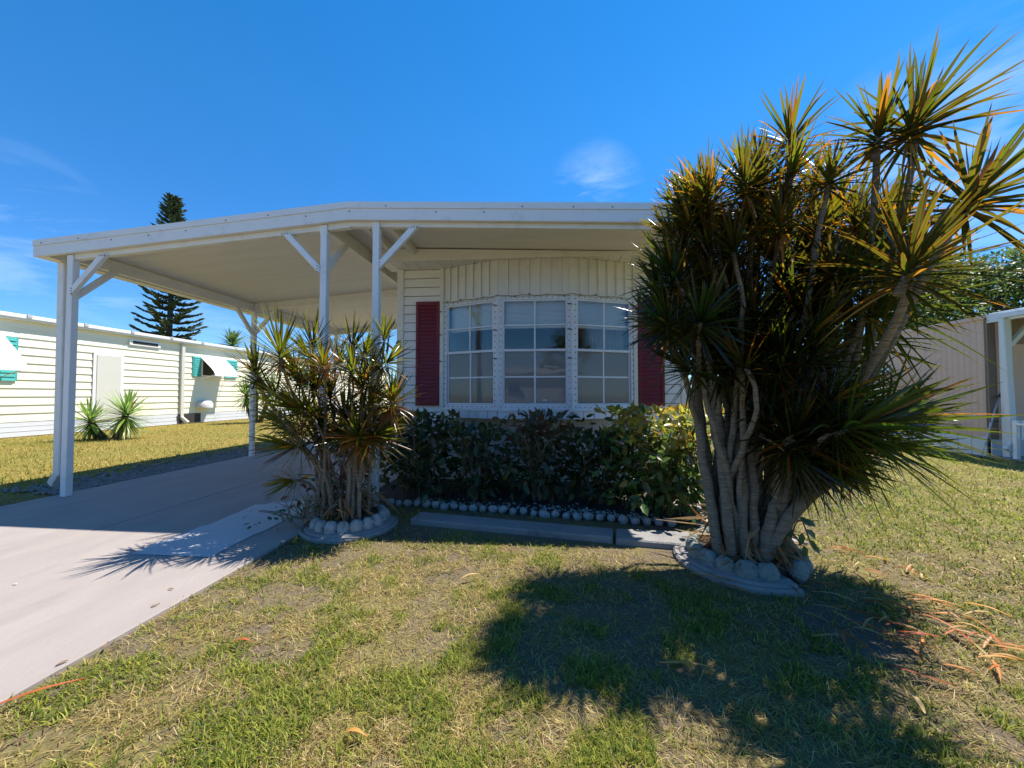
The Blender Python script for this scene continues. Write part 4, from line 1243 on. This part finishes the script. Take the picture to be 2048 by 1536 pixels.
def broadleaf(loc, H, rad, n, label, pal, leaf=.20, trunk=.22, seed=0, name='broadleaf_tree', crown_z=.58, clumps=46):
    g = np.random.default_rng(seed)
    t = thing(name, (loc[0], loc[1], 0), label, 'tree')
    base = Vector((loc[0], loc[1], 0))
    MB().tube([base, base + Vector((.1, .05, H * .25)), base + Vector((0, .1, H * .5)), base + Vector((.1, 0, H * .8))], [trunk, trunk * .8, trunk * .6, trunk * .2], 9).build('trunk', 'tree_bark', t, smooth=True)
    cc = []
    for k in range(clumps):
        v = g.normal(0, 1, 3); v /= np.linalg.norm(v); r = g.uniform(.35, 1) ** .5
        p = np.array([loc[0], loc[1], H * crown_z]) + v * r * np.array([rad, rad, H * (1 - crown_z)]) * .88
        cc.append(p)
    lm = MB()
    for p in cc[::3]:
        a = base + Vector((0, .05, H * g.uniform(.25, .5)))
        lm.tube([a, a.lerp(Vector(p), .5) + Vector((0, 0, -.2)), Vector(p)], [trunk * .35, trunk * .2, .02], 5)
    lm.build('limbs', 'tree_bark', t)
    cc = np.array(cc)
    per = n // clumps
    P, N, D, C, Sz = [], [], [], [], []
    pal = np.array(pal)
    for p in cc:
        v = g.normal(0, 1, (per, 3)); v /= np.linalg.norm(v, axis=1, keepdims=True)
        r = rad * g.uniform(.20, .34)
        q = p + v * r * (g.uniform(.3, 1, (per, 1)) ** .4) * np.array([1, 1, .7])
        P.append(q); D.append(v * .6 + g.normal(0, .6, (per, 3)) + np.array([0, 0, -.3])); N.append(v * .5 + np.array([0, 0, .8]) + g.normal(0, .4, (per, 3)))
        C.append(pal[g.integers(0, len(pal), per)] * g.uniform(.65, 1.35, (per, 1)) * g.uniform(.85, 1.15)); Sz.append(leaf * g.uniform(.6, 1.3, per))
    cr_ = ovate('crown', np.concatenate(P), np.concatenate(N), np.concatenate(D), np.concatenate(Sz), np.concatenate(C), 'tree_leaf', t)
    tag(cr_, kind='stuff')
    return t
GP = [(.05, .09, .02), (.065, .11, .025), (.085, .12, .03)]
broadleaf((23.6, 22), 9.4, 5.4, 34000, 'dense green shade tree rising behind the pinkish neighbouring home', GP, .22, .3, 11, clumps=60)
# palm behind the cream home
dpl = _f + _r * ((462 - 1024) / F_PX)
pb = Vector((dpl.x, dpl.y, 0)) * 34
pl = thing('palm_tree', pb, 'small palm crown showing above the cream home\'s roof', 'palm tree')
ph_ = CAM_H + (790 - 688) / F_PX * 34
MB().tube([pb, pb + Vector((.1, 0, ph_ * .5)), pb + Vector((0, 0, ph_))], [.2, .17, .15], 9).build('trunk', 'tree_bark', pl, smooth=True)
rosette(pl, 'yucca_leaf', n=70, L=1.6, Wd=.28, center=pb + Vector((0, 0, ph_ + .1)), axis=(0, 0, 1), tmin=10, tmax=120, droop=.35, dead=0, old=0, seed=77, green=(.06, .10, .025), edge=(.07, .12, .03), curl=.05)
broadleaf((-8.5, 44), 5.2, 3.4, 7000, 'distant low tree glimpsed under the rear of the carport', GP, .26, .2, 12, clumps=30)
broadleaf((-3.8, 52), 5.4, 3.6, 7000, 'distant tree between the far carport post and the house corner', GP, .26, .2, 13, clumps=30)
broadleaf((-13.5, -20), 8.5, 4.2, 9000, 'unseen tree added across the street for the left bay window pane to reflect', GP, .30, .3, 14, clumps=40)  # street trees from here on are unseen, added for the panes to reflect
for i_, (x_, y_, h_, lab_) in enumerate(((-24, -24, 8, 'far left of the street row'), (14, -22, 7, 'right end of the street row'), (3, -33, 9, 'behind the white home across the street'))):
    broadleaf((x_, y_), h_, 4.2, 7000, 'unseen leafy street tree added for the bay window to reflect, ' + lab_, GP, .30, .3, 20 + i_, clumps=34)
broadleaf((9.0, -32), 7.0, 3.6, 7000, 'unseen tree added across the street for the middle bay window pane to reflect', GP, .30, .3, 15, clumps=34)

oh = thing('mobile_home', (-2, -24, 0), 'low white mobile home, unseen, added across the street for the bay window to reflect', 'mobile home')  # unseen home behind the camera, added for the window reflections
for i in range(12):
    box('siding_board', (-9, -21.03 + .0, .4 + i * .2), (4, -21.0 + .012 * (i % 2), .597 + i * .2), 'siding', oh)
box('wall_core', (-9, -25, 0), (4, -21.031, 2.8), 'siding', oh)
MB().hexa([(-9.3, -25.3, 2.81), (4.3, -25.3, 2.81), (4.3, -20.7, 2.81), (-9.3, -20.7, 2.81), (-9.3, -23.2, 3.5), (4.3, -23.2, 3.5), (4.3, -22.8, 3.5), (-9.3, -22.8, 3.5)]).build('roof', 'pole_grey', oh)
for x in (-7, -3, 1.5):
    w = box('window', (x, -20.98, 1.1), (x + 1.3, -20.95, 2.1), 'white_trim', oh)
    box('pane', (x + .08, -20.949, 1.18), (x + 1.22, -20.945, 2.02), 'dark_gap', w)
# ------------------------------------------------------------------ right neighbour
RX, RY = 8.3, 8.0
rh = thing('mobile_home', (RX + 2, RY + 3, 0), 'pinkish-beige ribbed mobile home on the right with porch', 'mobile home')
ZR = 2.58
nr_ = 90
wd = 10.0 / nr_
q = MB().hexa([(0, 0, .32), (.02, .01, .32), (.02, wd - .01, .32), (0, wd, .32), (0, 0, ZR), (.02, .01, ZR), (.02, wd - .01, ZR), (0, wd, ZR)])
pm = bpy.data.meshes.new('wall_panel')
pm.from_pydata([(-.010, .022, .36), (-.010, wd - .022, .36), (0, wd - .001, .36), (0, .001, .36), (-.010, .022, ZR), (-.010, wd - .022, ZR), (0, wd - .001, ZR), (0, .001, ZR)], [], [(3, 2, 1, 0), (4, 5, 6, 7), (0, 1, 5, 4), (1, 2, 6, 5), (2, 3, 7, 6), (3, 0, 4, 7)])
pm.materials.append(MATS['pink_siding'])
for i in range(nr_):
    meshobj('wall_panel', pm, rh, (RX, RY + .02 + i * wd, 0))
box('wall_core', (RX + .0005, RY + .01, .36), (RX + 3.8, RY + 10, ZR), 'pink_siding', rh)
ns2 = 40
for i in range(ns2):
    w_ = 10.0 / ns2
    box('skirting_panel', (RX - .012, RY + .02 + i * w_, .0), (RX + .02, RY + .02 + (i + 1) * w_ - .012, .358), 'blue_white', rh)
MB().hexa([(RX - .05, RY - .06, ZR + .002), (RX + 3.9, RY - .06, ZR + .002), (RX + 3.9, RY + 10.1, ZR + .002), (RX - .05, RY + 10.1, ZR + .002),
           (RX - .05, RY - .06, ZR + .07), (RX + 3.9, RY - .06, ZR + .3), (RX + 3.9, RY + 10.1, ZR + .3), (RX - .05, RY + 10.1, ZR + .07)]).build('roof', 'pink_siding', rh)
# front (porch) wall, the porch shade painted in with darker siding colour
box('front_wall', (RX + .02, RY - .03, .32), (RX + 3.8, RY + .005, ZR), 'pink_shaded', rh)
box('corner_trim', (RX + .16, RY - .05, .32), (RX + .22, RY - .0305, ZR), 'pink_siding', rh)
box('front_skirting', (RX + .02, RY - .045, .0), (RX + 3.8, RY - .0305, .318), 'blue_white', rh)
wdw = box('window', (RX + .95, RY - .055, .95), (RX + 2.3, RY - .0305, 2.15), 'white_trim', rh)
for z0, z1 in ((1.0, 1.5), (1.55, 2.1)):
    box('pane', (RX + 1.0, RY - .060, z0), (RX + 2.25, RY - .0555, z1), 'glass', wdw)
dd_ = box('door', (RX + .42, RY - .05, .35), (RX + .78, RY - .0305, 2.1), 'pink_siding', rh)
# side window under ribbed awning
aw0 = at(1690, 760, 0, RX); aw1 = at(1792, 715, 0, RX)
ya, yb_ = 9.9, 12.3
wi = box('window', (RX - .03, ya + .2, .95), (RX - .0125, yb_ - .2, 1.75), 'white_trim', rh)
box('pane', (RX - .036, ya + .27, 1.0), (RX - .0305, yb_ - .27, 1.7), 'glass', wi)
aw = MB().hexa([(RX - .7, ya, 1.35), (RX - .013, ya, 1.80), (RX - .013, yb_, 1.80), (RX - .7, yb_, 1.35), (RX - .7, ya, 1.37), (RX - .013, ya, 1.82), (RX - .013, yb_, 1.82), (RX - .7, yb_, 1.37)]).build('awning', 'blue_white', rh)
for i in range(12):
    t0 = i / 12
    x0, z0 = RX - .7 + .687 * t0, 1.37 + .45 * t0
    MB().box((x0, ya - .01, z0 + .004), (x0 + .03, yb_ + .01, z0 + .028)).build('slat', 'awning_white', aw)
for yy in (ya, yb_):
    MB().add([(RX - .69, yy + .004, 1.345), (RX - .014, yy + .004, 1.79), (RX - .014, yy + .004, 1.345), (RX - .69, yy + .012, 1.345), (RX - .014, yy + .012, 1.79), (RX - .014, yy + .012, 1.345)], [(0, 1, 2), (5, 4, 3), (0, 3, 4, 1), (1, 4, 5, 2), (2, 5, 3, 0)]).build('side_panel', 'pink_siding', aw)
# porch roof, post, downspout, railing
pr = thing('porch', (RX + 1.4, RY - 1.2, 0), 'white porch roof with post and downspout on the right neighbour', 'porch')
box('roof', (RX + .02, 5.6, 2.63), (RX + 3.8, RY - .065, 2.68), 'awning_white', pr)
box('side_fascia', (RX - .02, 6.6, 2.50), (RX + .018, RY - .07, 2.66), 'blue_white', pr)
box('gutter', (RX - .10, 6.6, 2.54), (RX - .022, RY - .3, 2.62), 'blue_white', pr)
po = box('post', (RX + .06, 7.72, .02), (RX + .17, 7.83, 2.62), 'blue_white', pr, .005)
MB().bar((RX + .17, 7.77, 2.05), (RX + .60, 7.77, 2.55), .07, .07, (0, 1, 0)).build('brace', 'blue_white', po)
MB().bar((RX - .04, 7.64, 2.55), (RX + .03, 7.64, .30), .11, .08, (0, 1, 0)).bar((RX + .03, 7.64, .32), (RX - .08, 7.63, .16), .10, .08, (0, 1, 0)).build('downspout', 'blue_white', pr, bevel=.012)
box('porch_slab', (RX - .1, 6.2, 0), (RX + 3.8, RY - .05, .02), 'concrete_old', pr)
be = thing('bench', (RX + .7, 7.0, 0), 'white slatted bench on the right neighbour\'s porch', 'bench')
for x in (RX - .04, RX + 1.0):
    for yy in (7.22, 7.52):
        box('leg', (x, yy, .02), (x + .06, yy + .06, .70 if yy > 7.4 else .62), 'white_trim', be)
    box('armrest', (x - .01, 7.20, .621), (x + .07, 7.515, .66), 'white_trim', be)
for i in range(4):
    box('seat_slat', (RX + .025, 7.23 + i * .085, .36), (RX + .995, 7.30 + i * .085, .385), 'white_trim', be)
box('rail', (RX + .025, 7.24, .12), (RX + .995, 7.27, .17), 'white_trim', be)
for i in range(7):
    box('back_slat', (RX + .06 + i * .135, 7.53, .386), (RX + .11 + i * .135, 7.55, .70), 'white_trim', be)
po_ = thing('pole', (RX - .25, 7.7, 0), 'thin grey pole leaning against the pinkish home\'s corner', 'pole')
pa, pb2 = at(1960, 904, 1, 7.55), at(1998, 795, 1, 7.93)
pa.z = .02
MB().tube([pa, pa.lerp(pb2, .5), pb2], [.014, .014, .013], 8).build('shaft', 'pole_grey', po_, smooth=True)
MB().tube([pa + Vector((0, 0, -.015)), pa.lerp(pb2, .04)], [.028, .022], 8).build('foot', 'dark_stud', po_, smooth=True)
MB().tube([pb2, pb2 + (pb2 - pa).normalized() * .12], [.02, .018], 8).build('grip', 'dark_stud', po_, smooth=True)
MB().tube([pa.lerp(pb2, .6) + Vector((-.03, 0, 0)), pa.lerp(pb2, .6) + Vector((.12, 0, .0))], .012, 6).build('hook', 'dark_stud', po_)

# ------------------------------------------------------------------ shed at the back of the carport
sh = thing('shed', (-2.9, 11.5, 0), 'small sided utility shed behind the carport', 'shed')
nsd = 14
for i in range(nsd):
    z = .1 + i * .165
    MB().hexa([(-3.15, 10.98, z), (-2.0, 10.98, z), (-2.0, 11.02, z), (-3.15, 11.02, z), (-3.15, 10.995, z + .164), (-2.0, 10.995, z + .164), (-2.0, 11.02, z + .164), (-3.15, 11.02, z + .164)]).build('siding_board', 'siding', sh)
box('wall_core', (-3.15, 11.021, .02), (-2.0, 13, 2.42), 'siding', sh)
box('roof', (-3.3, 10.85, 2.425), (-1.95, 13.1, 2.50), 'white_trim', sh)
w = box('window', (-2.75, 10.945, 1.15), (-2.1, 10.975, 1.85), 'white_trim', sh)
box('pane', (-2.70, 10.94, 1.20), (-2.15, 10.944, 1.80), 'glass', w)

# ------------------------------------------------------------------ grass
def in_excl(x, y):
    e = (x > -5.52) & (x < -2.03) & (y > -5) & (y < 12.3)
    for (c, r) in ((R1C, .40), (R2C, .44)):
        e |= (x - c[0]) ** 2 + (y - c[1]) ** 2 < r * r
    e |= (x > -2.1) & (x < 1.3) & (y > 3.93 - .165 * (x + 1.6))
    e |= (x > -1.22) & (x < 1.15) & (y > 3.10 - .17 * (x + .3)) & (y < 3.62)
    e |= (x > 1.31) & (x < 2.01) & (y > 3.1)
    e |= (x > -2.1) & (x < 1.9) & (y > 4.6)
    e |= (x < NX + .1)
    e |= (x > RX - .15) & (y > 6.1)
    return e
def blades(name, x, y, L, w, lean, col, label):
    n = len(x)
    a = rng.uniform(0, 6.283, n)
    dx, dy = np.cos(a), np.sin(a)
    sx, sy = -dy, dx
    h = L * np.cos(lean); r = L * np.sin(lean)
    k = rng.uniform(.25, .5, n)                 # bend
    z0 = np.full(n, -.003)
    def pt(f, side, ww):
        zz = h * (f * (1.35 - .35 * f)) * 1.0
        rr = r * f ** (1.5)
        return np.stack([x + dx * rr + sx * side * ww, y + dy * rr + sy * side * ww, z0 + np.maximum(zz, .004 * f) + .002], -1)
    V = np.stack([pt(0, -1, w / 2), pt(0, 1, w / 2), pt(.55, -1, w * .42), pt(.55, 1, w * .42), pt(1, 0, w)], 1)
    tri = np.array([(0, 1, 3), (0, 3, 2), (2, 3, 4)])
    T = (tri[None] + (np.arange(n) * 5)[:, None, None]).reshape(-1, 3)
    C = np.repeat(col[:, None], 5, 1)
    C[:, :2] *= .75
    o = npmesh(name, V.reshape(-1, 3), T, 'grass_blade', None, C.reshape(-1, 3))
    return tag(o, label, 'grass', kind='stuff')
def palette(cols, n):
    c = np.array(cols)[rng.integers(0, len(cols), n)]
    return c * rng.uniform(.7, 1.35, (n, 1))
GREEN = [(.17, .20, .022), (.25, .27, .035), (.09, .14, .018), (.30, .29, .04)]
STRAW = [(.42, .31, .12), (.30, .21, .08), (.54, .43, .21), (.26, .21, .07), (.36, .32, .08), (.20, .13, .06)]
N = 420000
u = rng.random(N); r = 1.0 * (9.5 / 1.0) ** u
ang = rng.uniform(R(-68), R(68), N) + YAW
x = -np.sin(ang) * r; y = np.cos(ang) * r
keep = ~in_excl(x, y) & (x > -5.4)
gn = vnoise(x, y, 2.2, 1) * .35 + vnoise(x, y, 9, 2) * .65        # green clumps
bn = vnoise(x, y, 1.8, 3) * .4 + vnoise(x, y, 6.5, 4) * .6      # bare sand
fine = vnoise(x, y, 16, 5)
bare = bn > .60
dens = np.where(bare, .26, .50 + .6 * fine)
# trodden earth in front of the planters and along the slab edge
tr_ = np.clip((y - (2.75 - .12 * x)) / .35, 0, 1) * np.clip((1.3 - x) / .4, 0, 1)
dens *= 1 - .72 * tr_
dens *= np.clip((x + 2.06) / .12, .55, 1)
dens *= np.where((x - 1.5) ** 2 + (y - 2.05) ** 2 < .05, .25, 1)
keep &= rng.random(N) < dens
x, y, gn, r, bare = x[keep], y[keep], gn[keep], r[keep], bare[keep]
n = len(x)
isg = rng.random(n) < np.clip((gn - .44) * 3.0 + .22 + .25 * np.clip((x - 2) / 2, 0, 1), .06, .92)
isg &= ~(bare & (rng.random(n) < .75))
L = np.where(isg, rng.uniform(.02, .055, n), rng.uniform(.025, .065, n)) * (1 + .25 * (r > 5))
lean = np.where(isg, rng.uniform(.5, 1.42, n), rng.uniform(1.05, 1.54, n))
w = np.where(isg, rng.uniform(.0022, .0050, n), rng.uniform(.0016, .0034, n)) * (1 + .28 * np.maximum(0, r - 1.6))
col = np.where(isg[:, None], palette(GREEN, n), palette(STRAW, n))
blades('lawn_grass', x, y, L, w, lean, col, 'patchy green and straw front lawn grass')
# golden lawn on the left
N = 90000
u = rng.random(N)
yy = 3.0 + 22 * u ** 1.5; xx = rng.uniform(-14.2, -5.6, N)
k = ~in_excl(xx, yy) & ((xx < -6.5) | (rng.random(N) < .25))
xx, yy = xx[k], yy[k]; n = len(xx)
gq = vnoise(xx, yy, .8, 6) * .6 + vnoise(xx, yy, 3, 7) * .4 + .12 * (xx > -8)
isg = rng.random(n) < np.clip((gq - .45) * 2.4, .05, .7)
col = np.where(isg[:, None], palette([(.16, .18, .03), (.22, .21, .04)], n), palette([(.36, .27, .07), (.30, .22, .055), (.42, .33, .11), (.25, .20, .05)], n))
blades('lawn_grass', xx, yy, rng.uniform(.03, .07, n), rng.uniform(.006, .014, n), rng.uniform(.4, 1.4, n), col, 'golden dry grass on the left lawn')
# right lawn
N = 90000
xx = rng.uniform(2.0, 13, N); yy = 2.5 + 16 * rng.random(N) ** 1.4
k = ~in_excl(xx, yy) & (np.hypot(xx, yy) > 3.5)
xx, yy = xx[k], yy[k]; n = len(xx)
gq = vnoise(xx, yy, .9, 8) * .6 + vnoise(xx, yy, 3, 9) * .4 + .10 * (yy > 5)
isg = rng.random(n) < np.clip((gq - .36) * 2.8, .08, .9)
col = np.where(isg[:, None], palette([(.25, .27, .035), (.19, .23, .03), (.33, .32, .05)], n), palette(STRAW, n))
blades('lawn_grass', xx, yy, rng.uniform(.025, .06, n), rng.uniform(.005, .012, n), rng.uniform(.4, 1.4, n), col, 'yellow-green grass on the right lawn')

# ------------------------------------------------------------------ fallen leaves
def strip_leaf(name, p, ang, L, W_, col, lift=.02, bend=.3, label='', group=None):
    s = np.linspace(0, 1, 6)
    a = ang + bend * (s - .5)
    dx = np.cumsum(np.cos(a)) * L / 6; dy = np.cumsum(np.sin(a)) * L / 6
    z = .022 + lift * np.sin(s * 3.1) + .004
    c = np.stack([p[0] + dx - dx[3], p[1] + dy - dy[3], z], -1)
    side = np.stack([-np.sin(a), np.cos(a), 0 * a], -1)
    w = W_ * np.clip(np.minimum(s * 5 + .4, (1 - s) * 2 + .08), 0, 1)[:, None]
    V = np.stack([c - side * w / 2 + np.array([0, 0, .004]), c, c + side * w / 2 + np.array([0, 0, .004])], 1).reshape(-1, 3)
    C = np.tile(np.array(col), (18, 1)) * rng.uniform(.85, 1.15, (18, 1))
    o = npmesh(name, V, strap_faces(1, 6), 'dry_leaf', None, C, loc=(p[0], p[1], 0), smooth=True)
    return tag(o, label, 'leaf', group)
ORG = [(.56, .20, .04), (.50, .15, .03), (.58, .29, .08), (.42, .11, .04), (.52, .36, .15)]
for i in range(84):
    t = random.random()
    px = 1590 + 400 * t + random.gauss(0, 55); py = 1135 + 190 * t + random.gauss(0, 55)
    p = gp(min(px, 2040), max(py, 1100))
    strip_leaf('fallen_leaf', p, random.gauss(-.55, .75) + random.choice((0, math.pi)), random.uniform(.10, .26), random.uniform(.009, .014), tuple(c * random.uniform(.75, 1.05) for c in random.choice(ORG)), random.uniform(.004, .022), random.gauss(0, .3),
               'dry orange strap leaf littering the lawn right of the mossy ring', 'fallen strap leaves right of the mossy planter ring')
for (px, py, L, a, c, lab) in ((488, 1299, .11, .1, ORG[3], 'curled reddish dead leaf alone on the left foreground grass'), (715, 1490, .10, -.2, ORG[2], 'short tan dead leaf near the bottom edge of the lawn'),
                       (945, 1163, .16, .5, ORG[4], 'long tan dead leaf at the edge of the big shadow'), (1440, 1170, .34, -.45, ORG[2], 'long yellow strap leaf lying along the mossy ring\'s lip'),
                       (1385, 1350, .26, -.1, ORG[2], 'yellow-orange strap leaf lying in the big shadow'), (1823, 1412, .14, 1.4, ORG[4], 'pale curled dead leaf in the right foreground'),
                       (95, 1400, .30, .7, ORG[3], 'reddish dead frond strip along the driveway edge'), (1985, 1235, .2, -1.0, ORG[2], 'straight orange dead leaf by the right picture edge')):
    strip_leaf('fallen_leaf', gp(px, py), a, L, .016, c, .02, .5, lab)

for i_, (px, py, lab) in enumerate(((32, 1170, 'pale leaf scrap on the sunlit driveway by the left picture edge'), (313, 1212, 'small brown leaf scrap near the driveway edge'), (215, 1290, 'tiny brown leaf scrap on the lower driveway'), (340, 1180, 'thin brown scrap just below the spiky shadow on the driveway'), (120, 1330, 'brown scrap low on the driveway'))):
    strip_leaf('leaf_scrap', at(px, py, 2, .022), i_ * 1.1, .035 + .01 * (i_ % 3), .012, (.62, .58, .5) if i_ == 0 else (.24, .16, .09), .002, .6, lab)
